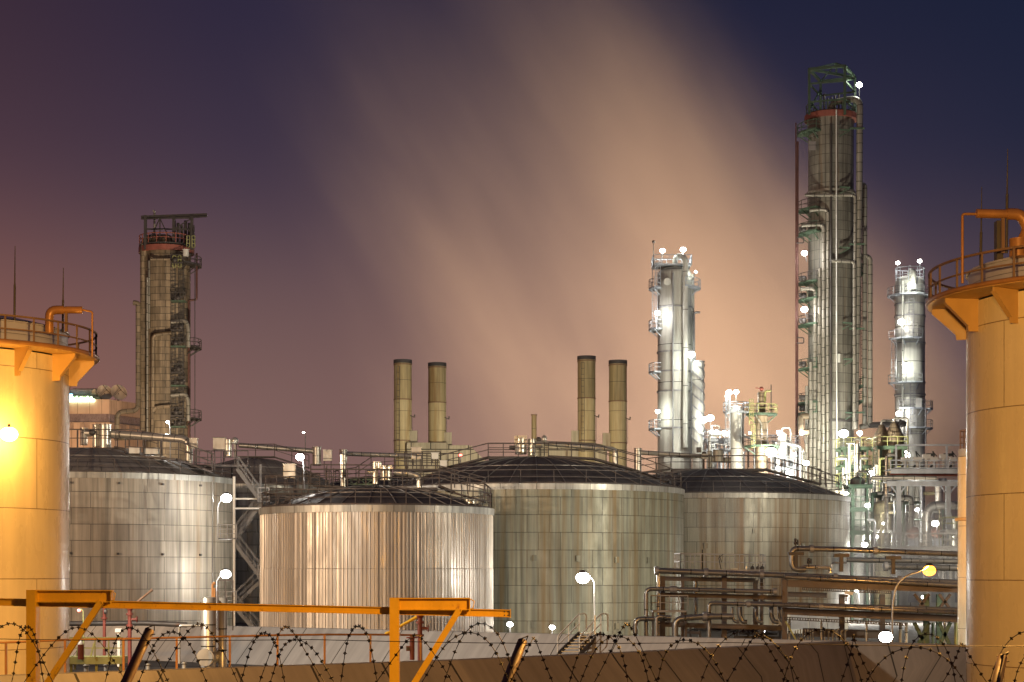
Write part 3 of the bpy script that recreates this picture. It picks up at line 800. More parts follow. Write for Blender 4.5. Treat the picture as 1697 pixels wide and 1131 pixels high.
oL, lx, ly = cream_tank('cream tank glowing orange with a sodium lamp on its wall', -79, 64, 4.02, 12.67, 13.5, 1.0, 14, 0, 1, 0)
do = 62
on_roof(oL, 'vent_gooseneck', lambda m: (m.pipe([P(82, 552, do), P(82, 514, do), P(106, 514, do)], .15, .42, 14), m.disc(P(102, 514, do), P(137, 514, do), .125)), 'copper_pipe')
on_roof(oL, 'drain_pipe', lambda m: (m.pipe([P(137, 514, do), P(153, 517, do), P(153, 592, do)], .035, .08, 8),), 'copper_pipe')
on_roof(oL, 'pipe_prop', lambda m: (m.bar(P(110, 550, do), P(110, 509, do), .09),), 'rail_brown')
for q in ((25, 408, 536, 61.5), (105, 444, 551, 63)):
    on_roof(oL, 'lightning_rod', lambda m, q=q: (m.tube([P(q[0] - 1, q[2], q[3]), P(q[0] - .5, (q[1] + q[2]) / 2, q[3])], .04, 6), m.tube([P(q[0] - .5, (q[1] + q[2]) / 2, q[3]), P(q[0], q[1], q[3])], [.026, .012], 6)), 'dark_steel')

oR, rx, ry = cream_tank('cream tank with a curved vent pipe on its roof, near the sodium lamp', 1839, 52, 4.0, 12.85, 13.66, 1.1, 14, 0, -1, 0)
do2 = 49.5
on_roof(oR, 'vent_gooseneck', lambda m: (m.pipe([P(1668, 355, do2), P(1692, 355, do2), P(1705, 380, do2), P(1693, 402, do2), P(1688, 425, do2)], .16, .3, 14), m.disc(P(1618, 354, do2), P(1670, 355, do2), .125), m.disc(P(1688, 426, do2), P(1688, 396, do2), .25)), 'copper_pipe')
on_roof(oR, 'drain_pipe', lambda m: (m.pipe([P(1619, 355, do2), P(1595, 355, do2), P(1595, 470, do2)], .04, .08, 8),), 'copper_pipe')
on_roof(oR, 'roof_vent', lambda m: (m.box(P(1655, 400, do2 + 1), (.18, .3, 1.1)),), 'dark_steel')
on_roof(oR, 'pipe_prop', lambda m: (m.bar(P(1662, 420, do2), P(1662, 350, do2), .09),), 'rail_brown')
on_roof(oR, 'name_plate', lambda m: (m.lathe((rx, ry, 0), [(4.02, PZ(940, 48.5)), (4.02, PZ(548, 48.5))], 10, PI + .84, PI + 1.35),), 'white_paint')
for q in ((1627, 310, 440, 51), (1670, 247, 420, 49.5)):
    on_roof(oR, 'lightning_rod', lambda m, q=q: (m.tube([P(q[0] - 2, q[2], q[3]), P(q[0] - 1, q[1] + 75, q[3])], .04, 6), m.tube([P(q[0] - 1, q[1] + 75, q[3]), P(q[0], q[1], q[3])], [.024, .01], 6)), 'dark_steel')
lamp(15, 720, 60.1, 'glaring orange sodium lamp on the wall of the left tank', 420, .3, 'lamp_hot', (1.0, .52, .10), hood=False, polemat='rail_brown', pole=[P(15, 718, 60.6), P(15, 718, 61.2)], pr=.02)


def on_shell(root, name, cx, cy, r, px, py, w, h, m, dep=.12):
    """A small box on the front of a tank wall where the photo shows it."""
    d = cy - r
    for _ in range(6):
        x = PX(px, d); d = cy - math.sqrt(max(.01, r * r - (x - cx) ** 2))
    x, z = PX(px, d), PZ(py, d)
    e = Vector((x - cx, d - cy, 0)).normalized()
    mb = MB(); mb.box(Vector((x, d, z)) + e * dep * .4, (w, dep, h), Matrix.Rotation(math.atan2(e.x, -e.y), 3, 'Z'))
    return mb.build(name, M[m], root)


for px, py in ((886, 925), (958, 926), (1022, 928), (1074, 929), (884, 1036), (956, 1037), (1022, 1038)):
    on_shell(tC, 'inspection_box', cx_, cy_, 12.25, px, py, .34, .46, 'plate_olive')
for px, py in ((118, 800), (197, 801), (269, 803), (331, 805), (116, 917), (195, 918), (269, 919), (331, 920)):
    on_shell(tA, 'wall_fitting', ax, ay, 11.5, px, py, .16, .16, 'dark_steel', .2)
for px, py in ((1170, 905), (1250, 880), (1330, 905)):
    on_shell(tD, 'inspection_box', dx_, dy_, 13.2, px, py, .34, .46, 'plate_pale')
mb = MB(); mb.pipe([P(352, 795, 140), P(352, 860, 140), P(352, 1040, 140)], .05, None, 6); mb.build('down_pipe', M['rail_grey'], tA)
# ---------------------------------------------------------------- towers and stacks
def column(name, label, cat, px, d, r, py_top, m, cap=0.0, group=None, n=40):
    x, y, zt = PX(px, d), d, PZ(py_top, d)
    root = thing(name, label, cat, (x, y, 0), group)
    prof = [(r, 0), (r, zt - cap)]
    if cap: prof += [(r * math.cos(i * PI / 12), zt - cap + cap * math.sin(i * PI / 12)) for i in range(1, 6)] + [(.01, zt)]
    mb = MB(); mb.lathe((x, y, 0), prof, n)
    if not cap: mb.lathe((x, y, zt), [(r, 0), (r * .98, .02), (.01, .04)], n)
    root['shell_top'] = zt
    mb.build('shell', M[m], root)
    return root, x, y, zt


def ppipe(root, name, pts, d, r, m='clad_dull', bend=None, n=10):
    """A pipe of the tower through photo points, all at distance d (or each its own)."""
    mb = MB(); mb.pipe([P(q[0], q[1], q[2] if len(q) > 2 else d) for q in pts], r, bend, n)
    return mb.build(name, M[m], root)


def ring(root, x, y, r, z, h=.25, t=.12, m='dark_steel', name='ring'):
    mb = MB(); mb.lathe((x, y, z), [(r, -h / 2), (r + t, -h / 2), (r + t, h / 2), (r, h / 2)], 40, flat_rows=True)
    return mb.build(name, M[m], root)


def balcony(root, x, y, r, z, a0, a1, w=1.2, m='green_steel', railm=None, h=1.1, brace=True):
    a0, a1 = R(a0), R(a1); n = max(4, int((a1 - a0) * (r + w) / 1.2))
    mb = MB(); mb.deck((x, y, 0), r + .02, r + w, a0, a1, z, .22, n)
    if brace:
        for a in (a0 + .15, (a0 + a1) / 2, a1 - .15):
            e = Vector((math.cos(a), math.sin(a), 0))
            mb.bar(Vector((x, y, z - .15)) + e * (r + w * .9), Vector((x, y, z - 1.1)) + e * (r + .02), .12)
    o = mb.build('platform', M[m], root)
    mb = MB(); mb.ring_rail((x, y, z), r + w - .05, h, n, a0, a1, t=.075, mids=(.5,), seg=1)
    for a in (a0, a1):
        e = Vector((math.cos(a), math.sin(a), 0))
        mb.bar(Vector((x, y, z + h)) + e * (r + .1), Vector((x, y, z + h)) + e * (r + w), .07)
        mb.bar(Vector((x, y, z + h * .5)) + e * (r + .1), Vector((x, y, z + h * .5)) + e * (r + w), .06)
    mb.build('handrail', M[railm or m], o)
    return o


def ladder_on(root, px, y0, y1, d, w=.6, m='dark_steel', cage=.7):
    mb = MB(); mb.ladder(P(px, y1, d), P(px, y0, d), w, .07, .5, cage=cage)
    return mb.build('ladder', M[m], root)


# --- the ochre tower at the left
LT, x, y, zt = column('distillation_tower', 'stained ochre tower at the left with a flat girder across its top', 'tower', 276, 260, 3.4, 418, 'tower_ochre')
ring(LT, x, y, 3.4, zt + .1, .75, .55, 'red_steel', 'top_ring')
mb = MB(); mb.lathe((x, y, zt), [(3.9, .62), (3.9, .8), (.1, .8)], 40, flat_rows=True); mb.build('top_platform', M['dark_steel'], LT)
mb = MB(); mb.ring_rail((x, y, zt + .8), 3.85, 1.3, 18, t=.1); mb.build('handrail', M['red_steel'], LT)
for dy in (-3, 3):
    mb = MB()
    for q in ((241, 357), (288, 356), (318, 358)): mb.bar(P(q[0], 414, 260 + dy), P(q[0], q[1], 260 + dy), .38)
    mb.bar(P(241, 380, 260 + dy), P(318, 380, 260 + dy), .2)
    mb.bar(P(241, 412, 260 + dy), P(265, 362, 260 + dy), .14); mb.bar(P(288, 412, 260 + dy), P(265, 362, 260 + dy), .14); mb.bar(P(265, 362, 260 + dy), P(265, 412, 260 + dy), .16)
    mb.bar(P(288, 380, 260 + dy), P(318, 362, 260 + dy), .14); mb.bar(P(241, 362, 260 + dy), P(318, 362, 260 + dy), .14)
    fr = mb.build('top_frame', M['dark_steel'], LT)
mb = MB(); mb.ibeam(P(234, 361, 257), P(343, 357, 257), .4, .5, .1); mb.ibeam(P(234, 361, 263), P(330, 358, 263), .4, .5, .1); mb.build('girder', M['dark_steel'], fr)
for i in range(6): ppipe(LT, 'riser', [(289 + i * 6.2, 412), (289 + i * 6.2, 366 + (i % 3) * 4)], 258.5, .22, 'dark_steel')
ppipe(LT, 'riser', [(256, 412), (256, 351), (254, 349)], 259, .15, 'clad_dull')
ppipe(LT, 'overhead_pipe', [(239, 425), (239, 395), (283, 395), (285, 412)], 258, .55, 'tower_ochre', 1.8, 14)
for q in ([(237, 412), (237, 714)],): ppipe(LT, 'side_pipe', q, 258, .42, 'tower_ochre', n=12)
ppipe(LT, 'side_pipe', [(221, 502), (229, 503), (229, 681), (194, 683), (194, 716)], 257.5, .36, 'tower_ochre', 1.0, 12)
for q in ([(247, 432), (247, 545)], [(244, 460), (244, 720)]): ppipe(LT, 'side_pipe', q, 256.3, .16, 'clad_dull')
ppipe(LT, 'side_pipe', [(249, 430), (282, 430)], 256.2, .18, 'tower_ochre')
for yy in (555, 676): ppipe(LT, 'branch_pipe', [(253, yy + 165 if yy < 600 else 728), (253, yy), (284, yy - 3)], 256, .28, 'tower_ochre', .8)
for yy in (531, 653): ppipe(LT, 'branch_pipe', [(283, yy + 3), (308, yy), (312, yy + 12), (312, yy + 45)], 255.8, .3, 'clad_dull', .8)
for x0 in (287, 300):
    ladder_on(LT, x0, 424, 730, 256.2, .7, 'dark_steel', 0.5)
for k, yy in enumerate((437, 500, 548, 575, 618, 640, 690, 708)):
    a = P(284, yy, 255.9); b = P(304 + 4 * (k % 2), yy, 255.9)
    mb = MB(); mb.box((a + b) / 2, ((b - a).length, 1.2, .2)); o = mb.build('platform', M['green_steel' if k % 2 else 'dark_steel'], LT)
    mb = MB(); mb.rail([a - Vector((0, .5, 0)), b - Vector((0, .5, 0))], 1.2, .8, .09); mb.build('handrail', M['dark_steel'], o)
    mb = MB(); mb.ball(P(290 + (k * 5) % 14, yy - 6, 255.6), .42); mb.bar(P(288, yy - 4, 255.6), P(303, yy - 7, 255.6), .22); mb.build('valve', M['dark_steel'], LT)
for zz, a0, a1 in ((440, -50, 20), (576, -30, 30), (694, -30, 30)): balcony(LT, x, y, 3.4, PZ(zz, 260), a0, a1, 1.6, 'dark_steel')
ppipe(LT, 'drain_pipe', [(326, 420), (326, 497), (313, 498), (313, 726)], 259, .15, 'drain_red', .3)
ppipe(LT, 'cable', [(323, 425), (323, 726)], 258.5, .06, 'dark_steel')
for a, b in (((316, 402), 'lime_steel'), ((293, 435), 'lime_steel')):
    mb = MB(); p0 = P(a[0], a[1] + 8, 255.5)
    mb.ladder(p0 - Vector((.35, 0, 0)), p0 + Vector((-.35, 0, 1.6)), .4, .1, .5); mb.ladder(p0 + Vector((.4, 0, 0)), p0 + Vector((.4, 0, 1.6)), .4, .1, .5); mb.build('gate', M[b], LT)
mb = MB(); mb.pot(P(308, 425, 255.4), .42, .9); mb.build('canister', M['white_paint'], LT)

# --- the four chimneys, each with its ring joints
def chimney(label, px, top, joint, joint2, d=280, r=1.38, rungs=True):
    x, y = PX(px, d), d
    root = thing('chimney', label, 'chimney', (x, y, 0), 'chimneys of the furnaces')
    z = lambda py: PZ(py, d)
    mb = MB(); mb.lathe((x, y, 0), [(r, z(joint)), (r, z(top + 6))], 32); mb.build('upper_flue', M['stack_upper'], root)
    mb = MB(); mb.lathe((x, y, 0), [(r, 0), (r, z(joint))], 32); mb.build('lower_flue', M['stack_lower'], root)
    mb = MB(); mb.lathe((x, y, 0), [(r - .02, z(top + 6)), (r + .06, z(top + 6)), (r + .06, z(top)), (r - .12, z(top)), (r - .12, z(top + 20))], 32, flat_rows=True); mb.build('cap', M['stack_cap'], root)
    for j in (joint, joint2, top + 8): ring(root, x, y, r, z(j), .14, .1, 'rail_brown', 'flange')
    if rungs:
        mb = MB(); mb.ladder(Vector((x - .65, y - r - .12, z(750))), Vector((x - .65, y - r - .12, z(top + 12))), .5, .06, .9); mb.build('ladder', M['dark_steel'], root)
    mb = MB(); mb.bar(Vector((x + r * .8, y - r * .5, z(joint2 - 42))), Vector((x + r + .5, y - r * .5, z(joint2 - 38))), .12); mb.bar(Vector((x + r + .4, y - r * .5, z(joint2 - 38))), Vector((x + r + .5, y - r * .5, z(joint2 - 43))), .2)
    mb.tube([Vector((x + r + .1, y - r * .5, z(joint2 - 40))), Vector((x + r + .1, y - r * .5, z(joint2)))], .03, 5); mb.build('probe', M['dark_steel'], root)
    a = P(px + (18 if px < 800 else -19), joint2 - 15, d - .3)
    mb = MB(); mb.box(a - Vector((0, 0, .9)), (1.15, 1.1, 2.1)); mb.build('duct_box', M['duct'], root)
    return root


chimney('leftmost of the four rusty chimneys, with a ladder up its front', 667.5, 597, 663, 731)
chimney('rusty dark-capped chimney second from the left, no ladder, beside the sloping flue duct', 724.5, 602, 668, 734, rungs=False)
chimney('rusty chimney with a ladder, its top the highest of the four', 972, 591, 661, 731)
chimney('rusty black-capped chimney rightmost of the four, over the end of the wide domed tank', 1024, 598, 666, 735, rungs=False)
CS, x, y, zt = column('vent_stack', 'thin short rusty stack between the two chimney pairs', 'chimney', 885, 276, .38, 688, 'stack_upper', n=20)
ring(CS, x, y, .38, zt, .12, .12, 'rail_brown', 'flange')
mb = MB(); mb.cyl((x, y, 0), .95, PZ(729, 276), 20); mb.build('foot_drum', M['duct'], CS)


def furnace(label, px0, px1, ytop, d, slope):
    root = thing('flue_duct', label, 'duct', (PX((px0 + px1) / 2, d), d, 0), 'flue ducts at the chimney feet')
    a, b = PX(px0, d), PX(px1, d); z1 = PZ(ytop, d)
    mb = MB(); mb.box(((a + b) / 2, d, z1 / 2), (b - a, 3.0, z1))
    for i in range(7): mb.box((a + (b - a) * i / 6, d - 1.55, z1 / 2), (.16, .16, z1 - .2))
    mb.build('duct_body', M['duct'], root)
    if slope:
        c = PX(slope, d); n0 = 0
        mb = MB()
        for yy in (d - 1.3, d + 1.3):
            for q in ((b + .01, z1 - .4), (c - 2.6, z1 - .4), (c, z1 - 2.9), (c, z1 - 6), (b + .01, z1 - 6)): mb.v.append(Vector((q[0], yy, q[1])))
        mb.face([4, 3, 2, 1, 0]); mb.face([5, 6, 7, 8, 9])
        for j in range(5): mb.face([j, (j + 1) % 5, 5 + (j + 1) % 5, 5 + j])
        for k in (.3, .62):
            xx = b + (c - b) * k; mb.box((xx, d - 1.34, z1 - 3.2), (.16, .12, 5.5))
        mb.build('duct_elbow', M['duct'], root)
    return root


furnace('boxy flue duct between the two left chimneys with a sloping elbow end', 676, 742, 735, 279.5, 806)
furnace('boxy flue duct at the foot of the two right chimneys', 888, 1004, 737, 281, 0)

# --- the white column with the inverted U pipe
WT, x, y, zt = column('distillation_tower', 'pale white column with an inverted U pipe and two lamps on top', 'tower', 1118, 250, 2.35, 442, 'tower_pale', 1.1)
for yy in (511, 585, 617, 650, 711): ring(WT, x, y, 2.35, PZ(yy, 250), .22, .14, 'rail_grey')
ppipe(WT, 'overhead_pipe', [(1119, 444, 249), (1119, 425, 249), (1136, 425, 247.2), (1136, 742, 247.2)], 247, .38, 'tower_pale', 1.1, 14)
ppipe(WT, 'side_pipe', [(1115, 452), (1115, 760)], 247.4, .12, 'rail_grey')
ppipe(WT, 'side_pipe', [(1147, 455), (1147, 760)], 250, .32, 'tower_pale', n=12)
ppipe(WT, 'side_pipe', [(1160, 518), (1150, 518), (1150, 600)], 249, .16, 'rail_grey', .4)
mb = MB(); mb.box(P(1113, 442, 250), (5.2, 4.0, .22)); o = mb.build('top_platform', M['pale_steel'], WT)
mb = MB(); c0 = P(1113, 441, 250); mb.rail([c0 + Vector((-2.6, -2, 0)), c0 + Vector((2.6, -2, 0)), c0 + Vector((2.6, 2, 0)), c0 + Vector((-2.6, 2, 0)), c0 + Vector((-2.6, -2, 0))], 1.2, 1.1, .09); mb.build('handrail', M['pale_steel'], o)
for yy, a0, a1 in ((478, -70, 40), (478, 150, 215), (546, 140, 220), (617, 160, 215), (711, 160, 215)): balcony(WT, x, y, 2.35, PZ(yy, 250), a0, a1, 1.25, 'pale_steel')
ladder_on(WT, 1085, 440, 545, 249, .7, 'pale_steel', .7); ladder_on(WT, 1090, 430, 480, 247.6, .7, 'pale_steel', .7)
ladder_on(WT, 1149, 590, 770, 248, .6, 'pale_steel', .6)
mb = MB(); mb.disc(P(1106, 467, 247.7), P(1106, 467, 247.4), .5); mb.disc(P(1106, 763, 247.7), P(1106, 763, 247.4), .5); mb.build('manhole', M['tower_pale'], WT)
mb = MB(); mb.tube([P(1083, 442, 249), P(1083, 404, 249)], .06, 6); mb.ball(P(1083, 401, 249), .22); mb.build('beacon_mast', M['dark_steel'], WT)

# --- the stack with helical strakes
SS, x, y, zt = column('straked_stack', 'short white stack with spiral strakes beside the pale white column', 'chimney', 1157, 246, .8, 600, 'tower_pale')
for k in range(3):
    mb = MB(); q = []
    for i in range(73):
        a = 2 * PI * (i / 30 + k / 3); z = zt - .3 - i * .15
        q.append((Vector((x + .8 * math.cos(a), y + .8 * math.sin(a), z)), Vector((x + 1.0 * math.cos(a), y + 1.0 * math.sin(a), z))))
    for i in range(72): mb.bar((q[i][0] + q[i][1]) / 2, (q[i + 1][0] + q[i + 1][1]) / 2, .07, .2)
    mb.build('strake', M['rail_grey'], SS)
ring(SS, x, y, .8, zt, .16, .1, 'rail_grey', 'flange')

# --- the tallest tower, grey, with its bundle of pipes
TT, x, y, zt = column('distillation_tower', 'tallest grey tower with a green crane frame on top and many vertical pipes', 'tower', 1377, 240, 2.98, 197, 'tower_grey')
ring(TT, x, y, 2.98, zt, .7, .5, 'red_steel', 'top_ring')
ring(TT, x, y, 2.98, PZ(322, 240), .3, .25, 'clad_dull', 'ring_pipe'); ring(TT, x, y, 2.98, PZ(700, 240), .3, .3, 'dark_steel', 'ring_pipe')
zc = zt + .3
mb = MB(); mb.lathe((x, y, zc), [(3.3, .02), (3.3, .22), (.1, .22)], 40, flat_rows=True); mb.build('top_platform', M['dark_steel'], TT)
mb = MB(); mb.ring_rail((x, y, zc + .22), 3.25, 1.15, 20, t=.09); mb.build('handrail', M['green_steel'], TT)
mb = MB()
cs = [P(1341, 190, 238), P(1400, 190, 236.5), P(1417, 190, 242), P(1360, 190, 244)]
tp = [PZ(123, 240)] * 4
for c in cs: mb.bar(c, Vector((c.x, c.y, PZ(122, 240))), .3)
for i in range(4):
    a, b = cs[i], cs[(i + 1) % 4]; T = lambda c, py: Vector((c.x, c.y, PZ(py, 240)))
    mb.bar(T(a, 122), T(b, 122), .32); mb.bar(T(a, 146), T(b, 146), .2); mb.bar(T(a, 176), T(b, 176), .2)
    mb.bar(T(a, 122), P(1386, 105, 240), .14)
mb.bar(T(cs[0], 190), T(cs[3], 135), .16); mb.bar(T(cs[1], 146), T(cs[2], 125), .14); mb.bar(T(cs[0], 122), T(cs[2], 122), .3); mb.bar(P(1386, 105, 240), P(1386, 122, 240), .2)
mb.build('crane_frame', M['green_steel'], TT)
ppipe(TT, 'overhead_pipe', [(1376, 196, 239), (1378, 171, 239), (1400, 166, 238.5), (1425, 164, 237), (1424, 330, 237), (1417, 712, 237)], 237, .42, 'clad_dull', 1.2, 14)
for i in range(6): ppipe(TT, 'riser', [(1366 + 6 * i, 192), (1366 + 6 * i, 156 + (i * 7) % 9)], 239 + (i % 2), .12, 'dark_steel')
ppipe(TT, 'side_pipe', [(1386, 182), (1387, 790)], 236.2, .1, 'white_paint', n=8)
ppipe(TT, 'side_pipe', [(1377, 205), (1377, 790)], 236.6, .16, 'dark_steel', n=8)
for px, top, r, xs in ((1372, 347, .22, 1341), (1365, 372, .25, 1328), (1358, 445, .25, 0), (1351, 478, .24, 1326), (1344, 600, .24, 0), (1337, 640, .2, 0)):
    pts = [(xs, top + 2), (px, top)] if xs else [(px, top)]
    ppipe(TT, 'side_pipe', pts + [(px - 1, 795)], 236.8, r, 'clad_dull', .8, 10)
ppipe(TT, 'side_pipe', [(1334, 324), (1417, 324), (1416, 700)], 236.6, .2, 'clad_dull', .5)
ppipe(TT, 'side_pipe', [(1378, 433), (1416, 434), (1416, 700)], 236.3, .24, 'clad_dull', .5)
for px, top in ((1433, 306), (1442, 424)): ppipe(TT, 'side_pipe', [(1424, top + 6), (1430, top), (px, top + 3), (px, 706), (1425, 708)], 239, .33, 'clad_dull', .7, 12)
ppipe(TT, 'side_pipe', [(1440, 705), (1500, 703), (1490, 700)], 239, .4, 'dark_steel', .5)
ppipe(TT, 'drain_pipe', [(1319, 204), (1319, 800)], 238, .1, 'drain_red', n=6); ppipe(TT, 'drain_pipe', [(1322, 235), (1321, 800)], 238.4, .14, 'drain_red', n=6)
for yy in (399, 565, 700): ppipe(TT, 'drain_bracket', [(1320, yy - 5), (1332, yy - 5), (1332, yy + 4), (1320, yy + 4)], 238, .08, 'dark_steel', .2, 6)
for k, yy in enumerate((222, 350, 388, 470, 498, 540, 612, 668, 685)):
    balcony(TT, x, y, 2.98, PZ(yy, 240), 165, 235, 1.5, 'green_steel', 'dark_steel' if k % 2 else 'green_steel')
    if k > 1:
        mb = MB(); c = P(1332, yy - 8, 237.5); mb.ball(c, .4); mb.pipe([c, P(1326, yy - 4, 237.5), P(1326, yy - 12, 237.5)], .16, .2, 8); mb.build('valve', M['dark_steel'], TT)
for yy, a0, a1 in ((455, -30, 30), (640, -25, 30), (665, -25, 30)): balcony(TT, x, y, 2.98, PZ(yy, 240), a0, a1, 1.3, 'green_steel')
for q in ((1391, 215), (1391, 310), (1391, 410), (1396, 535), (1398, 595), (1401, 684)):
    mb = MB(); a = P(q[0], q[1], 236.4); mb.bar(a, a + Vector((1.4, 0, -.1)), .18); mb.bar(a + Vector((0, 0, -.9)), a + Vector((1.3, 0, -.15)), .12); mb.build('pipe_bracket', M['green_steel'], TT)
for q in ((1420, 213), (1420, 405), (1420, 545), (1420, 684)):
    mb = MB(); a = P(q[0], q[1], 236.6); mb.bar(a - Vector((1, 0, 0)), a + Vector((1, 0, 0)), .22); mb.build('pipe_bracket', M['green_steel'], TT)
ladder_on(TT, 1430, 320, 640, 240.6, .6, 'dark_steel', .6)
mb = MB(); mb.box(P(1346, 242, 236.9), (.95, .12, 1.15)); mb.build('patch_plate', M['clad'], TT)
mb = MB(); mb.box(P(1390, 594, 236.6), (.35, .12, 1.15)); mb.build('patch_plate', M['white_paint'], TT)

# --- the pale column at the right
WR, x, y, zt = column('distillation_tower', 'pale grey column at the right with dark ringed platforms, behind the steel deck', 'tower', 1508, 270, 2.2, 457, 'tower_pale', 1.1)
for yy in (505, 525, 570, 635, 655, 720): ring(WR, x, y, 2.2, PZ(yy, 270), .2, .14, 'rail_grey')
ppipe(WR, 'overhead_pipe', [(1508, 460, 269), (1508, 449, 268.5), (1514, 449, 267.4), (1514, 480, 267.4)], 268, .4, 'tower_pale', .8, 12)
for yy, a0, a1 in ((490, 0, 359), (562, 190, 290), (635, 185, 290), (678, 230, 300), (678, 320, 370), (710, 250, 370)): balcony(WR, x, y, 2.2, PZ(yy, 270), a0, a1, 1.15, 'pale_steel', 'rail_grey')
mb = MB(); c0 = PZ(470, 270); mb.ring_rail((x, y, c0), 2.15, 2.2, 10, t=.1); mb.build('handrail', M['pale_steel'], WR)
ladder_on(WR, 1510, 495, 562, 266.9, .7, 'rail_grey', .8); ladder_on(WR, 1481, 562, 636, 267.5, .7, 'rail_grey', .8); ladder_on(WR, 1512, 636, 710, 266.9, .7, 'rail_grey', .8)
ppipe(WR, 'side_pipe', [(1534, 678), (1534, 740)], 268, .12, 'rail_grey'); ppipe(WR, 'side_pipe', [(1496, 465), (1496, 740)], 267.5, .12, 'tower_pale')
ppipe(WR, 'side_pipe', [(1517, 536), (1521, 536), (1521, 560)], 267.6, .12, 'tower_pale')
mb = MB(); mb.box(P(1521, 668, 267), (1.0, .6, 1.3)); mb.build('cabinet', M['white_paint'], WR)

# --- the small pale column and the green-platformed one between the big towers
SA, x, y, zt = column('process_column', 'short white column under a twin-lamp platform, left of the green-railed column', 'column', 1220, 230, .76, 672, 'tower_pale', .4)
balcony(SA, x, y, .76, PZ(682, 230), 0, 359, .9, 'pale_steel')
ladder_on(SA, 1206, 655, 745, 229, .6, 'pale_steel', .5)
ppipe(SA, 'side_pipe', [(1232, 668), (1231, 742), (1240, 748), (1240, 775)], 229.3, .13, 'dark_steel', .3)
ppipe(SA, 'side_pipe', [(1204, 655), (1204, 690)], 229.3, .1, 'pale_steel')
SB, x, y, zt = column('process_column', 'short stained column with yellow-green railings and a rusty valve on top', 'column', 1262, 226, .78, 690, 'tower_ochre')
mb = MB(); mb.lathe((x, y, zt), [(.78, 0), (.5, .35), (.5, 2.9), (.46, 3.0), (.01, 3.05)], 20); mb.build('upper_neck', M['tower_ochre'], SB)
balcony(SB, x, y, .78, PZ(686, 226), 0, 359, 1.2, 'green_steel', 'lime_steel'); balcony(SB, x, y, .78, PZ(739, 226), 0, 359, 1.5, 'green_steel', 'rail_dark')
ladder_on(SB, 1245, 662, 704, 224.5, .5, 'lime_steel', .5); ladder_on(SB, 1248, 704, 742, 224.5, .5, 'lime_steel', .5)
mb = MB(); mb.ball(P(1262, 645, 226), .3); mb.bar(P(1252, 643, 226), P(1262, 645, 226), .1); mb.build('valve', M['red_steel'], SB)
ppipe(SB, 'branch_pipe', [(1268, 666), (1268, 649), (1278, 648)], 225.5, .14, 'lime_steel', .25); ppipe(SB, 'vent_rod', [(1278, 684), (1278, 638)], 225.5, .07, 'dark_steel')
ppipe(SB, 'branch_pipe', [(1254, 668), (1253, 690), (1262, 702), (1262, 726)], 224.9, .09, 'clad', .3)
# ---------------------------------------------------------------- the process unit between the towers
def structure(name, label, cat, px0, px1, d, dep, decks, ybase, postm, deckm, railm, ncol=2, pw=.3, brace=True, group=None):
    """A steel stage: posts, decks (rows of the photo) with handrails, diagonal braces."""
    x0, x1 = PX(px0, d), PX(px1, d)
    root = thing(name, label, cat, ((x0 + x1) / 2, d, 0), group)
    zt = PZ(decks[0], d); zb = 0 if ybase is None else PZ(ybase, d)
    for i in range(ncol):
        xx = x0 + .2 + (x1 - x0 - .4) * i / max(1, ncol - 1)
        for yy in (d - dep / 2 + .2, d + dep / 2 - .2):
            mb = MB(); mb.ibeam((xx, yy, zb), (xx, yy, zt - .2), pw, pw, .05, (0, 1, 0)); mb.build('post', M[postm], root)
    for k, py in enumerate(decks):
        z = PZ(py, d)
        mb = MB(); mb.box(((x0 + x1) / 2, d, z - .05), (x1 - x0 + .6, dep + .4, .08))
        for yy in (d - dep / 2, d + dep / 2): mb.ibeam((x0 - .3, yy, z - .27), (x1 + .3, yy, z - .27), .16, .34, .03)
        o = mb.build('platform', M[deckm], root)
        mb = MB(); f, b = d - dep / 2 - .15, d + dep / 2 + .15
        mb.rail([(x0 - .3, f, z), (x1 + .3, f, z), (x1 + .3, b, z), (x0 - .3, b, z), (x0 - .3, f, z)], 1.1, 1.3, .075); mb.build('handrail', M[railm], o)
    if brace and len(decks) > 1:
        for k in range(len(decks) - 1):
            za, zc = PZ(decks[k], d) - .4, PZ(decks[k + 1], d)
            mb = MB(); a, b = (x0, x1) if k % 2 else (x1, x0)
            mb.bar((a, d + dep / 2, za), (b, d + dep / 2, zc), .14); mb.build('brace', M[postm], root)
    return root, x0, x1


def vessel(name, label, cat, px, d, r, ytop, ybase, m, group=None, cone=False):
    x = PX(px, d); zt, zb = PZ(ytop, d), (0 if ybase is None else PZ(ybase, d))
    root = thing(name, label, cat, (x, d, zb), group)
    h = zt - zb; c = r * (1.5 if cone else .6)
    prof = [(.01, 0), (r * .6, 0), (r, r * .4), (r, h - c)] + ([(r * .35, h - .1), (.01, h)] if cone else [(r * math.cos(i * PI / 12), h - c + c * math.sin(i * PI / 12)) for i in range(1, 6)] + [(.01, h)])
    mb = MB(); mb.lathe((x, d, zb), prof, 28); mb.build('shell', M[m], root)
    for f in (.3, .62):
        ring(root, x, d, r, zb + h * f, .14, .07, 'rail_grey', 'ring')
    mb = MB(); mb.disc((x, d - r, zb + h * .45), (x, d - r - .25, zb + h * .45), .28, 12); mb.disc((x, d - r - .25, zb + h * .45), (x, d - r - .32, zb + h * .45), .36, 12); mb.build('nozzle', M['rail_grey'], root)
    mb = MB(); mb.pipe([(x, d, zt - .05), (x, d, zt + .5), (x + r + .5, d, zt + .5), (x + r + .5, d, zb)], .13, .4, 8); mb.build('overhead_pipe', M['clad'], root)
    return root


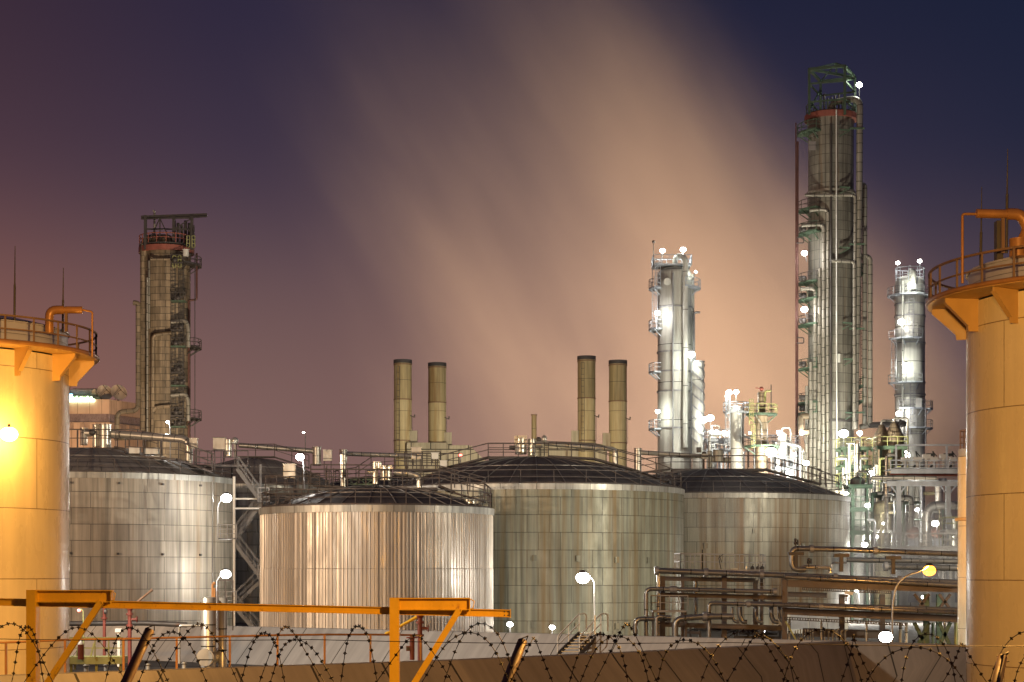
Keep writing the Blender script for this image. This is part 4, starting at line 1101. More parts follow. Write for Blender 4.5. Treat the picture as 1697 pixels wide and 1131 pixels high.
def run(label, pts, d, r, m='clad', bend=None, group=None, name='pipeline', supports=(), n=10, flanges=()):
    """One pipeline through photo points; supports = photo columns where a T stand holds it (px, y_pipe, y_foot)."""
    q = [P(a[0], a[1], a[2] if len(a) > 2 else d) for a in pts]
    root = thing(name, label, 'pipe', q[0], group)
    mb = MB(); mb.pipe(q, r, bend, n); mb.build('pipe_run', M[m], root)
    for px, y0, y1 in supports:
        a, b = P(px, y0, d), P(px, y1, d)
        mb = MB(); mb.bar(a - Vector((0, 0, r)), b, .22); mb.box(a - Vector((0, 0, r + .12)), (.9, .4, .2)); mb.build('pipe_stand', M['dark_steel'], root)
    for px, py, k in flanges:
        c = P(px, py, d); a = Vector((.12, 0, 0)) if k == 'x' else Vector((0, 0, .12))
        mb = MB(); mb.disc(c - a, c + a, r * 1.5, 16); mb.build('flange', M['rail_grey'], root)
    return root


structure('steel_stage', 'pale blue-grey steel stage behind the dome, under the three bunched floodlamps', 'steel stage', 1172, 1206, 236, 3.5, (728, 745), None, 'pale_steel', 'pale_steel', 'pale_steel', 3, .22)
structure('steel_stage', 'pale steel stage right of the short stained column, half lost in lamp glare', 'steel stage', 1285, 1318, 232, 3.5, (738, 756, 775), None, 'pale_steel', 'pale_steel', 'rail_grey', 3, .22)
structure('steel_stage', 'green and lime steel stage at the foot of the tallest tower', 'steel stage', 1393, 1436, 226, 3.5, (742, 772, 800), None, 'green_steel', 'green_steel', 'lime_steel', 3, .22)
structure('steel_stage', 'green steel stage around the twin-topped vessels beside the tallest tower', 'steel stage', 1452, 1494, 222, 4, (741, 790), None, 'green_steel', 'green_steel', 'lime_steel', 3, .26)
structure('steel_stage', 'tall narrow green stage around the pale pipe column right of the streaked tank', 'steel stage', 1406, 1437, 190, 2.6, (804, 842, 880), None, 'green_steel', 'green_steel', 'green_steel', 2, .2)
structure('steel_stage', 'lower green stage with pipes through it between pipe column and blue-grey deck', 'steel stage', 1440, 1486, 200, 3, (818, 862, 902), None, 'green_steel', 'green_steel', 'rail_grey', 3, .2)

vessel('process_column', 'pale upright pipe column inside the narrow green stage', 'column', 1421, 190, .75, 790, None, 'tower_pale')
vessel('cyclone_vessel', 'ochre cone-topped vessel, left one of the pair on the green stage', 'vessel', 1461, 222, 1.0, 704, None, 'tower_ochre', None, True)
vessel('cyclone_vessel', 'ochre cone-topped vessel, right one of the pair on the green stage', 'vessel', 1482, 221.8, 1.15, 700, None, 'tower_ochre', None, True)
vessel('process_vessel', 'short white vessel on the green stage at the tallest tower foot', 'vessel', 1416, 226, .55, 735, 771, 'tower_pale')
vessel('process_vessel', 'pale yellowish vessel standing low behind the blue-grey deck posts', 'vessel', 1463, 197, .95, 830, None, 'stack_lower')
vessel('process_vessel', 'slim pale vessel between the straked stack and the short white column', 'vessel', 1180, 240, .5, 712, None, 'tower_pale')
vessel('process_vessel', 'small white drum beside the glare right of the stained column', 'vessel', 1296, 228, .6, 716, 756, 'tower_pale')

run('pipe bridge line running left from the red drain pipe over the streaked tank roof', [(1285, 742), (1330, 744), (1331, 800)], 231, .28, 'clad')
run('white pipe with a gooseneck end near the lamp right of the stained column', [(1284, 736), (1302, 734), (1307, 728), (1311, 736), (1311, 760)], 228.5, .22, 'tower_pale', .4)
run('bent ochre pipe crossing left of the tallest tower at its foot', [(1340, 690), (1327, 690), (1327, 716), (1340, 717)], 234, .42, 'tower_ochre', 1.0)
run('pale pipe dropping from the blue-grey deck along its left post', [(1446, 793), (1464, 793), (1469, 800), (1469, 905)], 176, .2, 'clad')
run('large silver pipe bent down behind the blue-grey deck, left of the orange column', [(1600, 838), (1545, 838), (1535, 850), (1535, 915)], 178, .42, 'clad', 1.0, n=14)
run('bent ochre pipe behind the left post of the blue-grey deck', [(1478, 826), (1510, 825), (1511, 838), (1508, 885)], 182, .26, 'clad_dull')
run('white pipe rising behind the left end of the deck', [(1469, 790), (1469, 754), (1482, 754)], 175, .14, 'clad')
for i, (px, y0, y1, d, r, m) in enumerate(((1398, 775, 905, 215, .16, 'clad'), (1404, 760, 905, 214, .12, 'clad_dull'), (1432, 806, 905, 199, .22, 'clad'), (1440, 820, 905, 203, .3, 'stack_lower'), (1447, 838, 880, 201, .26, 'clad'),
                                            (1454, 770, 838, 217, .34, 'clad_dull'), (1476, 800, 838, 206, .3, 'clad'), (1494, 812, 905, 196, .18, 'clad_dull'), (1520, 806, 905, 194, .34, 'clad_dull'), (1527, 806, 900, 193, .2, 'galv'), (1556, 800, 838, 188, .4, 'clad'), (1583, 860, 905, 188, .3, 'clad'))):
    run(('thin ', 'slim ', 'stout ')[i % 3] + ('silver', 'dull ochre')[m == 'clad_dull'] + ' riser pipe among the green stages and deck posts', [(px, y0), (px, y1)], d, r, m, group='riser pipes of the process unit')
for k, (px, y, d, r) in enumerate(((1512, 882, 182, .62), (1553, 882, 181, .60))):
    c = P(px, y, d)
    t = thing('drum', ('red-brown drum end facing forward, left one under the deck', 'red-brown drum end facing forward, right one near the bright lamp')[k], 'drum', c)
    mb = MB(); q = [c + Vector((.35 * j * 1.0 * (k * 0 + 1), j, 0)) for j in (0, 3.5)]
    mb.tube([c + Vector((0, -.35, 0)), c + Vector((0, -.28, 0)), c + Vector((0.02, -.12, 0)), c + Vector((.1, .2, 0)), c + Vector((.9, 4, 0))], [r * .3, r * .62, r * .9, r, r], 24); mb.build('shell', M['vessel_red'], t)
    for s_ in (1.0, 3.0):
        mb = MB(); mb.box(c + Vector((.1 + s_ * .2, s_, -r - .5)), (r * 1.5, .3, 1.0)); mb.build('saddle', M['pale_steel'], t)

# the blue-grey steel deck
SD = thing('steel_deck', 'blue-grey steel deck on stout posts with a goal-shaped frame above it', 'steel deck', (PX(1530, 172), 172, 0))
d = 172
for px in (1489, 1571):
    for dy in (-2, 2):
        mb = MB(); mb.bar(P(px, 975, d + dy), P(px, 804, d + dy), .42); mb.build('post', M['pale_steel'], SD)
    mb = MB(); mb.bar(P(px - 12, 806, d - 2), P(px, 822, d - 2), .12); mb.bar(P(px + 12, 806, d - 2), P(px, 822, d - 2), .12); mb.build('brace', M['pale_steel'], SD)
for py, h, a in ((799, .32, 1470), (779, .28, 1476)):
    mb = MB(); mb.box((PX(1532, d), d, PZ(py, d) + .05), (PX(1592, d) - PX(a, d), 4.6, .08))
    for dy in (-2.3, 2.3): mb.ibeam(P(a, py, d + dy) - Vector((0, 0, h / 2)), P(1596, py, d + dy) - Vector((0, 0, h / 2)), .2, h * 1.5, .05)
    o = mb.build('platform', M['pale_steel'], SD)
    if py == 779:
        mb = MB(); mb.rail([P(1476, 778, d - 2.3), P(1596, 778, d - 2.3)], .85, 1.25, .085); mb.build('handrail', M['pale_steel'], o)
        mb = MB(); mb.rail([P(1476, 778, d + 2.3), P(1596, 778, d + 2.3)], .85, 1.25, .085); mb.build('handrail', M['pale_steel'], o)
mb = MB(); mb.bar(P(1485, 778, d - 1.5), P(1485, 738, d - 1.5), .17); mb.bar(P(1569, 778, d - 1.5), P(1569, 738, d - 1.5), .17); mb.bar(P(1484, 738, d - 1.5), P(1596, 738, d - 1.5), .15); mb.build('goal_frame', M['pale_steel'], SD)
for k, px in enumerate((1478, 1562)):
    mb = MB(); mb.lathe(P(px, 798, d - 2.2), [(.5, 0), (.35, .28), (.01, .28)], 4); mb.build('beam_shoe', M['pale_steel'], SD)
for k, px in enumerate((1500, 1520, 1535, 1548, 1564, 1580)):
    c = P(px, 768, d); tall = k in (2, 4)
    t = thing('valve_set', 'white valve set on the blue-grey deck with ' + ('a cross pipe' if tall else 'a black actuator'), 'valve', P(px, 778, d), 'valve sets on the steel deck')
    mb = MB(); mb.cyl(P(px, 778, d), .16, 1.1 if tall else .7, 10); mb.box(P(px, 757 if tall else 762, d), (.75, .5, .42)); mb.build('valve_body', M['white_paint'], t)
    mb = MB()
    if tall: mb.bar(P(px, 754, d), P(px + 14, 754, d), .26)
    else: mb.bar(P(px, 760, d), P(px - 2, 748, d), .12); mb.bar(P(px - 2, 749, d), P(px + 5, 757, d), .08); mb.bar(P(px - 3, 770, d), P(px - 6, 776, d), .2)
    mb.build('actuator', M['black'], t)
run('thin dark red pipe laid under the blue-grey deck floor', [(1475, 786), (1596, 788)], 171.5, .12, 'red_steel')
run('long silver pipe slung below the blue-grey deck floor', [(1444, 792), (1552, 793)], 169, .19, 'clad')
# yellow-railed stair tower low at the right
st, xa, xb = structure('steel_stage', 'white framed stair cage with yellow bars at the right end under the deck', 'steel stage', 1567, 1584, 165, 2, (878, 905), 975, 'white_paint', 'rail_grey', 'lime_steel', 2, .12)
structure('steel_stage', 'low walkway with pale railings in front of the red-brown drums', 'walkway', 1476, 1590, 160, 1.6, (905,), 975, 'rail_grey', 'rail_grey', 'rail_grey', 5, .14, False)

# ---------------------------------------------------------------- the ladder-topped orange column beside the right tank
OC = thing('orange_column', 'narrow orange column with a ladder cage on top beside the right tank', 'column', (PX(1622, 85), 85, 0))
x, r = PX(1622, 85), .96
mb = MB(); mb.lathe((x, 85, 0), [(r, 0), (r, PZ(862, 85)), (r, PZ(758, 85))], 48); mb.build('shell', M['cream_tank'], OC)
mb = MB(); mb.lathe((x, 85, 0), [(r - .02, PZ(758, 85)), (r - .02, PZ(745, 85)), (.01, PZ(744, 85))], 48); mb.build('top_band', M['concrete_pale'], OC)
mb = MB(); mb.lathe((x, 85, 0), [(r, PZ(864, 85)), (r + .14, PZ(863, 85)), (r + .14, PZ(859, 85)), (r, PZ(858, 85))], 48, flat_rows=True); mb.build('flange', M['cream_plain'], OC)
mb = MB(); mb.ring_rail((x, 85, PZ(744, 85)), r - .1, .85, 14, t=.04, mids=(.33, .66)); mb.build('handrail', M['rail_brown'], OC)
mb = MB(); mb.ladder((x - .55, 84.05, 0), (x - .55, 84.05, PZ(720, 85)), .35, .03, .3); mb.build('ladder', M['rail_brown'], OC)
lamp(1606, 681, 84, 'small wall lamp on a rod just above the narrow orange column', 60, .09, pole=[P(1606, 745, 84)], pr=.03)

# ---------------------------------------------------------------- floodlamps of the process unit
LW = lambda px, py, d, label, power, size, **k: lamp(px, py, d, label, power * (.11 if d > 232 or power > 20000 else .17), size * .72 * (.85 + .3 * ((px * 7 + py) % 10) / 10), light=((1, .95, .86), (1, .98, .94), (.95, 1, .84))[(px + py) % 3], **k)
up = lambda px, py, d, y2: [P(px, y2, d)]
LW(1098, 416, 249, 'white floodlamp on the left top rail of the pale column, beside the mast', 4500, .55, pole=up(1098, 416, 249, 442))
LW(1132, 414, 249, 'white floodlamp over the inverted U pipe of the pale column', 4500, .5, pole=up(1132, 414, 249, 442))
LW(1153, 451, 248, 'small floodlamp on the right bracket of the pale column below its top', 1600, .28, pole=[P(1146, 470, 248)])
LW(1090, 519, 246.5, 'floodlamp on the left side of the pale column at mid height', 4500, .45, pole=[P(1090, 545, 246.8)])
LW(1090, 682, 246.5, 'floodlamp low on the left side of the pale column', 4500, .48, pole=[P(1090, 710, 246.8)])
LW(1145, 588, 244, 'glaring floodlamp between the pale column and the straked stack', 9000, .8, pole=[P(1145, 640, 245)])
LW(1166, 696, 243, 'floodlamp at the right flank of the straked stack', 6000, .65, pole=[P(1168, 760, 243)])
LW(1177, 693, 238, 'largest of the three bunched floodlamps right of the straked stack', 6000, .75, pole=[P(1177, 728, 238)])
LW(1187, 717, 237, 'left lower one of the three bunched floodlamps', 3000, .5, pole=[P(1187, 728, 237)])
LW(1201, 718, 237, 'right lower one of the three bunched floodlamps', 3000, .5, pole=[P(1201, 728, 237)])
LW(1208, 651, 228.5, 'left one of the twin floodlamps on the short white column', 4000, .5, pole=[P(1208, 682, 228.5)])
LW(1220, 650, 228.5, 'right one of the twin floodlamps on the short white column', 4000, .55, pole=[P(1220, 682, 228.5)])
LW(1243, 718, 225, 'small lamp between the white and the stained short columns', 800, .22, pole=[P(1243, 738, 225)])
LW(1291, 717, 227, 'floodlamp above the white drum right of the stained column', 3600, .45, pole=[P(1291, 738, 227)])
LW(1278, 750, 222, 'very large glaring floodlamp at the foot of the stained column', 9000, .95, pole=[P(1278, 785, 222)])
LW(1315, 754, 224, 'floodlamp just left of the red drain pipe of the tallest tower', 3500, .45, pole=[P(1315, 790, 224)])
LW(1336, 768, 222, 'floodlamp behind the roof rail left of the tallest tower foot', 5000, .62, pole=[P(1336, 800, 222)])
LW(1308, 786, 215, 'low glaring floodlamp just above the streaked tank roof', 5000, .75, pole=[P(1308, 815, 215)])
LW(1333, 420, 235, 'floodlamp high on the left side of the tallest tower', 6000, .62, pole=[P(1337, 434, 236.5)])
LW(1333, 513, 235, 'floodlamp halfway up the left side of the tallest tower', 6000, .62, pole=[P(1337, 528, 236.5)])
LW(1329, 718, 233, 'floodlamp low on the left of the tallest tower beside the ochre pipe', 4000, .48, pole=[P(1334, 735, 235)])
LW(1424, 141, 238, 'floodlamp on the green crane frame atop the tallest tower', 4000, .5, pole=[P(1424, 165, 238.5)])
LW(1398, 719, 231, 'broad glaring floodlamp on the front of the tallest tower foot', 8000, .85, pole=[P(1398, 742, 231)])
LW(1425, 718, 232, 'floodlamp right of the broad one at the tallest tower foot', 4500, .52, pole=[P(1425, 742, 232)])
LW(1488, 436, 269, 'left one of the two lamps above the right column', 4000, .45, pole=[P(1488, 472, 269)])
LW(1524, 433, 269, 'right one of the two lamps above the right column', 4000, .5, pole=[P(1526, 472, 269)])
LW(1510, 472, 265.5, 'glaring lamp under the top pipe of the right column', 5000, .7, pole=[P(1510, 490, 266.5)])
LW(1494, 534, 265.5, 'broad lamp on the upper middle platform of the right column', 6000, .8, pole=[P(1494, 560, 266)])
LW(1502, 606, 265.5, 'broad lamp on the lower middle platform of the right column', 6000, .85, pole=[P(1502, 634, 266)])
LW(1490, 686, 266, 'lamp at the left edge of the right column near its foot', 4500, .6, pole=[P(1490, 712, 266)])
LW(1479, 699, 262, 'left lamp of the close pair over the cone-topped vessels', 3500, .5, pole=[P(1479, 741, 262)])
LW(1497, 702, 262, 'right lamp of the close pair over the cone-topped vessels', 3500, .48, pole=[P(1497, 741, 262)])
LW(1499, 755, 240, 'round glaring lamp behind the valve sets of the blue-grey deck', 5000, .9, pole=[P(1499, 790, 240)])
LW(1443, 785, 210, 'floodlamp between the green stages left of the blue-grey deck', 3600, .5, pole=[P(1443, 812, 210)])
LW(1402, 818, 188, 'lamp at the upper right edge of the streaked tank', 1800, .32, pole=[P(1404, 842, 188)])
LW(1438, 838, 186, 'lamp in front of the lower green stage, mid way down', 2200, .4, pole=[P(1440, 862, 186)])
LW(1464, 868, 190, 'small lamp left of the deck post low down', 900, .25, pole=[P(1469, 880, 190)])
LW(1433, 903, 175, 'lamp low behind the pipe rack, right of the streaked tank', 2600, .45, pole=[P(1433, 935, 175)])
LW(1550, 868, 174, 'bright lamp above the right red-brown drum', 3000, .45, pole=[P(1556, 895, 174)])
LW(1448, 929, 140, 'tiny lamp between the pipes of the rack', 500, .14, pole=[P(1448, 960, 140)])

# ---------------------------------------------------------------- pale boxes and lamps added low behind the rack, brightening dark gaps
for k, (x0, x1, y0, d, dep, lab) in enumerate(((1405, 1470, 936, 205, 8, 'low pale shed glimpsed between the rack pipes right of the streaked tank'), (1474, 1600, 918, 214, 10, 'wider pale shed low behind the red-brown drums'), (1300, 1400, 1010, 150, 3, 'low pale added box behind the lower rack pipes'))):
    a, b, z = PX(x0, d), PX(x1, d), PZ(y0, d)
    t = thing('backdrop', lab, 'backdrop', ((a + b) / 2, d, 0))  # added backdrop box, stands in for the brightness of lit steam
    mb = MB(); mb.box(((a + b) / 2, d, z / 2), (b - a, dep, z)); mb.build('wall', M['tower_pale'], t)
    mb = MB(); mb.box(((a + b) / 2, d, z + .1), (b - a + .6, dep + .6, .2)); mb.build('roof', M['rail_grey'], t)
    for i in range(3):
        mb = MB(); mb.box((a + (b - a) * (.2 + .3 * i), d - dep / 2 - .02, min(2.2, z * .5)), (1.4, .08, 1.2)); mb.build('louvre', M['rail_grey'], t)
LW(1420, 980, 178, 'added fill lamp low between the rack pipes', 36000, .3, pole=[P(1424, 985, 178), P(1424, 1040, 178)])  # this and the next two lamps are added to lighten the gaps
LW(1530, 990, 178, 'second added fill lamp low between the rack pipes under the orange lamp', 36000, .3, pole=[P(1534, 995, 178), P(1534, 1040, 178)])
LW(1265, 1040, 128, 'low added fill lamp behind the rack legs at the foot of the streaked tank', 6000, .2, pole=[P(1268, 1042, 128), P(1268, 1060, 128)])

# the finer pipework of the unit: risers, cross pipes and caged ladders
rnd = random.Random(5)
for k in range(20):
    px = 1394 + k * 4.6; y0 = rnd.choice((735, 760, 775, 800, 815)); d = 212 + rnd.random() * 14
    m = ('clad', 'clad_dull', 'galv', 'tower_pale', 'lime_steel')[k % 5]
    pts = [(px, y0 + rnd.randint(60, 130)), (px, y0)] + ([(px + rnd.choice((-14, 12, 20)), y0)] if k % 3 else [])
    run('one of the fine ' + {'clad': 'silver', 'clad_dull': 'ochre', 'galv': 'grey', 'tower_pale': 'white', 'lime_steel': 'lime'}[m] + ' pipes threading the green stages right of the tallest tower', pts, d, .09 + .12 * rnd.random(), m, .3, 'fine pipes of the green stages', n=8)
for k in range(16):
    px = 1166 + k * 9.6; y0 = rnd.choice((722, 735, 748, 756)); d = 226 + rnd.random() * 14
    m = ('clad', 'tower_pale', 'galv', 'pale_steel')[k % 4]
    pts = [(px, 800), (px, y0), (px + rnd.choice((-16, 14, 22)), y0)] if k % 2 else [(px, y0), (px + 26, y0 + rnd.randint(-3, 6)), (px + 26, 795)]
    run('one of the fine ' + {'clad': 'silver', 'tower_pale': 'white', 'galv': 'grey', 'pale_steel': 'pale blue'}[m] + ' pipes behind the rust-streaked tank domes', pts, d, .08 + .14 * rnd.random(), m, .35, 'fine pipes behind the domes', n=8)
for px, y0, y1, d in ((1404, 742, 800, 224), (1450, 741, 800, 219), (1441, 818, 880, 197), (1411, 804, 900, 188), (1488, 790, 880, 195)):
    t = thing('ladder', 'green caged ladder climbing the stages right of the tallest tower', 'ladder', P(px, y1, d), 'caged ladders of the green stages')
    mb = MB(); mb.ladder(P(px, y1, d), P(px, y0, d), .5, .06, .4, cage=.6); mb.build('ladder_frame', M['green_steel'], t)

for k in range(34):
    px = 1406 + k * 5.4; y0 = rnd.choice((806, 818, 834, 850, 862)); d = 184 + rnd.random() * 22
    m = ('clad', 'clad_dull', 'galv', 'tower_pale', 'stack_lower', 'green_steel')[k % 6]
    w_ = rnd.choice((-22, -12, 14, 26))
    pts = [(px, 905 + rnd.randint(0, 20)), (px, y0), (px + w_, y0)] if k % 3 else [(px - 18, y0 + 30), (px + 24, y0 + 31), (px + 24, 915)]
    run('one of the fine ' + {'clad': 'silver', 'clad_dull': 'ochre', 'galv': 'grey', 'tower_pale': 'white', 'stack_lower': 'cream', 'green_steel': 'green'}[m] + ' pipes low behind the deck posts and pipe rack', pts, d, .07 + .14 * rnd.random() ** 2, m, .35, 'fine pipes low behind the rack', n=8)
LW(1452, 890, 190, 'added fill lamp low between green stage and left deck post', 9000, .35, pole=[P(1455, 905, 190)])  # this lamp and the next are added to brighten the low process area
LW(1520, 845, 186, 'added fill lamp under the deck between its two posts', 9000, .3, pole=[P(1524, 860, 186), P(1524, 905, 186)])
# ---------------------------------------------------------------- the pipe rack at the right
PR = thing('pipe_rack', 'brown steel pipe rack frame with beams at three heights', 'pipe rack', (PX(1330, 108), 108, 0))
for px, y0, d in ((1098, 955, 108), (1098, 955, 111), (1200, 955, 109), (1252, 962, 111), (1300, 958, 107), (1300, 958, 111), (1395, 985, 110), (1462, 985, 110), (1535, 985, 108), (1556, 985, 111)):
    mb = MB(); mb.ibeam(P(px, 1090, d), P(px, y0, d), .3, .3, .05, (0, 1, 0)); mb.build('post', M['brown_steel' if px < 1500 else 'green_steel'], PR)
for (x0, y0, x1, y1, d, h) in ((1305, 967, 1594, 977, 106.8, .42), (1300, 1013, 1594, 1026, 106.8, .42), (1100, 986, 1298, 991, 108, .26), (1098, 1035, 1298, 1041, 108, .28), (1100, 959, 1252, 962, 110, .26), (1305, 985, 1370, 987, 110, .3), (1330, 1048, 1480, 1052, 111, .5)):
    mb = MB(); mb.ibeam(P(x0, y0, d), P(x1, y1, d), .22, h, .05); mb.build('beam', M['brown_steel'], PR)
for (x0, y0, x1, y1) in ((1330, 974, 1476, 980), (1300, 1023, 1500, 1033)):
    mb = MB(); d = 106.5
    a, b = P(x0, y0, d), P(x1, y1, d); a2, b2 = P(x0, y0 + 4, d), P(x1, y1 + 4, d)
    mb.bar(a, b, .05); mb.bar(a2, b2, .05)
    for i in range(47): mb.bar(a.lerp(b, i / 46), a2.lerp(b2, i / 46), .05)
    mb.build('cable_tray', M['dark_steel'], PR)
for px0, px1 in ((1515, 1535), (1575, 1556), (1540, 1520), (1556, 1575)):
    mb = MB(); mb.bar(P(px0, 985, 107.6), P(px1, 1010, 107.6), .16); mb.build('brace', M['brown_steel'], PR)
    mb = MB(); mb.bar(P(px0, 1032, 107.6), P(px1, 1072, 107.6), .2); mb.build('brace', M['green_steel'], PR)
mb = MB(); mb.bar(P(1302, 1030, 106.6), P(1322, 1066, 106.6), .09); mb.build('stay', M['lime_steel'], PR)

G = 'pipes lying on the brown rack'
run('topmost rack pipe, looping back at its left end on T stands', [(1335, 944, 106), (1312, 944, 106), (1312, 909, 106), (1400, 911, 106), (1594, 919, 106)], 106, .155, 'rack_pipe', .38, None, flanges=((1345, 909.7, 'x'), (1450, 912.8, 'x')), supports=((1319, 910, 945), (1394, 913, 948), (1480, 917, 952)), n=14)
run('long dark rack pipe starting at a blank end cap at the upper left', [(1086, 946), (1250, 952), (1594, 966)], 107.2, .17, 'rack_pipe', n=14, flanges=((1088, 946, 'x'), (1170, 949, 'x'), (1262, 952.5, 'x'), (1384, 957.5, 'x'), (1490, 961.8, 'x')))
run('rack pipe beside the blank-ended one, slightly lower and behind', [(1300, 956), (1594, 971)], 106.4, .14, 'rack_pipe', n=12)
run('rack pipe rising from the bund, elbowed right through a wide flange', [(1071, 1070), (1071, 976), (1115, 977), (1285, 981)], 106.6, .13, 'rack_pipe', .35, flanges=((1113, 977, 'x'), (1118, 977, 'x'), (1284, 981, 'x')), n=14)
run('rack pipe rising at mid rack and elbowed right below the middle beam', [(1175, 1075), (1175, 1000), (1300, 1003), (1594, 1016)], 105.6, .125, 'rack_pipe', .25, n=14, flanges=((1240, 1001.6, 'x'), (1360, 1005.7, 'x'), (1452, 1009.7, 'x')))
run('dark rack pipe running level beside the middle one', [(1240, 1000), (1594, 1011)], 107, .14, 'rack_pipe', n=12)
run('low elbow pipe farthest left of the rack, short of the others', [(1053, 1072), (1053, 1026), (1110, 1026)], 106, .14, 'rack_pipe', .35, n=14, flanges=((1108, 1026, 'x'),))
run('short low elbow pipe second from the left of the rack', [(1088, 1072), (1088, 1024), (1093, 1022), (1112, 1024)], 105.4, .12, 'rack_pipe', .3, n=14)
run('stout low elbow pipe of the rack running right into the manifold', [(1119, 1074), (1119, 1026), (1170, 1022), (1215, 1022)], 105, .18, 'rack_pipe', .45, n=14, flanges=((1168, 1022, 'x'),))
run('upright pipe hanging from the blank end cap of the rack', [(1091, 950), (1091, 1075)], 107.6, .11, 'clad', n=12)
run('pipe hanging behind the rack near its left end', [(1153, 962), (1153, 1020)], 110.5, .11, 'rack_pipe')
run('far pipe level with the orange lamp behind the rack', [(1403, 928), (1594, 931)], 118, .17, 'rack_pipe')
run('second far pipe just beneath the first behind the orange lamp', [(1465, 939), (1594, 942)], 117, .2, 'rack_pipe', flanges=((1468, 939, 'x'),))
run('stubby capped pipe on top of the rack under the loop', [(1328, 948), (1330, 940), (1376, 941), (1376, 950)], 106.8, .12, 'clad', .25, n=12)
run('thin bent pipe left of the first T stand', [(1379, 948), (1379, 933), (1403, 933)], 112, .06, 'rack_pipe', .15)
for k, px in enumerate((1213, 1226, 1252, 1278, 1291)):
    run('manifold bend hanging below the middle rack pipe', [(px, 1006), (px, 1022), (px + 5, 1031), (px + 12, 1031)], 108.2, .14 if k % 2 else .1, 'rack_pipe', .3, 'manifold bends under the rack')
for k in range(14):
    px = (1318 + 4.2 * k) if k < 8 else (1366 + 7 * (k - 8))
    run('slim upright tube in the row under the cable tray', [(px, 1074), (px, 1046 - (k % 3)), (px + (5 if k > 9 else 0.01), 1045 - (k % 3))], 109.5, .04 if k < 8 else .055, 'clad_dull', .1, 'slim upright tubes under the rack', n=6)
for px in (1308, 1361, 1436):
    run('silver stand pipe below the lower beam of the rack', [(px, 1075), (px, 1028)], 108.8, .075, 'clad', None, 'silver stand pipes under the rack')
for k, (px, m) in enumerate(((1492, 'clad_dull'), (1502, 'clad'), (1546, 'green_steel'), (1566, 'clad'), (1584, 'lime_steel'))):
    run('upright pipe among the green posts under the orange lamp', [(px, 1076), (px, 1032)], 109.6, .1, m, None, 'upright pipes among the green posts')
for k, (px, py, d) in enumerate(((1318, 899, 106), (1340, 931, 106.5))):
    t = thing('hand_valve', ('black hand valve on the bend of the topmost rack pipe', 'black hand valve on the stubby capped pipe')[k], 'valve', P(px, py + 8, d))
    mb = MB(); mb.bar(P(px, py + 9, d), P(px, py - 5, d), .06); mb.ball(P(px, py - 4, d), .09); mb.ball(P(px, py + 1, d), .11); mb.build('valve_body', M['dark_steel'], t)
    mb = MB(); mb.tube([P(px + 4, py, d) + Vector((0, .16 * math.cos(a), .16 * math.sin(a))) for a in [PI * j / 5 for j in range(10)]], .025, 5, closed=True); mb.bar(P(px, py, d), P(px + 4, py, d), .04); mb.build('hand_wheel', M['dark_steel'], t)
# railed platform above the rack
RP = thing('rack_platform', 'grey railed platform on top of the rack in front of the streaked tanks', 'platform', (PX(1192, 110), 110, 0))
mb = MB(); mb.box(P(1192, 946, 110.6), (5.2, 2.6, .14)); mb.build('platform', M['rail_grey'], RP)
mb = MB(); a, b, c, e = P(1128, 945, 109.4), P(1258, 947, 109.4), P(1268, 947, 111.8), P(1118, 945, 111.8); mb.rail([a, b, c, e, a], 1.0, .62, .05); mb.build('handrail', M['rail_grey'], RP)
for px in (1131, 1262):
    mb = MB(); mb.bar(P(px, 1080, 110), P(px, 945, 110), .2); mb.build('post', M['brown_steel'], RP)
mb = MB(); mb.ladder(P(1262, 1000, 109.2), P(1262, 945, 109.2), .4, .04, .25); mb.build('ladder', M['rail_grey'], RP)
mb = MB(); mb.bar(P(1164, 945, 109.6), P(1164, 911, 109.6), .08); mb.build('mast', M['black'], RP)
mb = MB(); mb.tube([P(1195, 944, 109.3), P(1191, 925, 109.2), P(1198, 919, 109.2), P(1196, 932, 109.2), P(1192, 921, 109.2)], .025, 5); mb.build('hose', M['black'], RP)
mb = MB(); mb.cyl(P(1237, 946, 109.6), .12, .28, 12); mb.box(P(1217, 944, 109.5), (.4, .3, .1)); mb.build('fitting', M['clad'], RP)
for px in (1247, 1256, 1263):
    mb = MB(); mb.ball(P(px, 942, 109.5), .13); mb.bar(P(px, 942, 109.5), P(px + 1, 935, 109.5), .05); mb.build('valve', M['dark_steel'], RP)
LP_ = thing('rack_platform', 'small grey railed platform low at the left end of the rack', 'platform', (PX(1110, 107.5), 107.5, 0))
mb = MB(); mb.box(P(1108, 1013, 107.8), (2.0, 1.4, .12)); mb.build('platform', M['rail_grey'], LP_)
mb = MB(); a, b, c, e = P(1079, 1012, 107.1), P(1140, 1012, 107.1), P(1140, 1012, 108.5), P(1079, 1012, 108.5); mb.rail([a, b, c, e, a], .88, .6, .05); mb.build('handrail', M['rail_grey'], LP_)
for px in (1082, 1136):
    mb = MB(); mb.bar(P(px, 1085, 107.8), P(px, 1013, 107.8), .14); mb.build('post', M['brown_steel'], LP_)
# low pipework between the rack legs
t = thing('low_pipework', 'low pipework rack of short rails between the rack legs', 'pipe rack', (PX(1200, 112), 112, 0))
for k, (x0, x1, y) in enumerate(((1130, 1160, 1048), (1150, 1200, 1041), (1180, 1290, 1043), (1215, 1290, 1056), (1140, 1290, 1061), (1225, 1288, 1050))):
    mb = MB(); mb.bar(P(x0, y, 112), P(x1, y + 1, 112), .16); mb.build('beam', M['dark_steel' if k % 2 else 'brown_steel'], t)
for px in (1144, 1160, 1196, 1221, 1240, 1270, 1292):
    mb = MB(); mb.bar(P(px, 1080, 112), P(px, 1036, 112), .14); mb.build('post', M['dark_steel'], t)
mb = MB(); mb.bar(P(1196, 1052, 111.8), P(1224, 1044, 111.8), .1); mb.build('brace', M['dark_steel'], t)
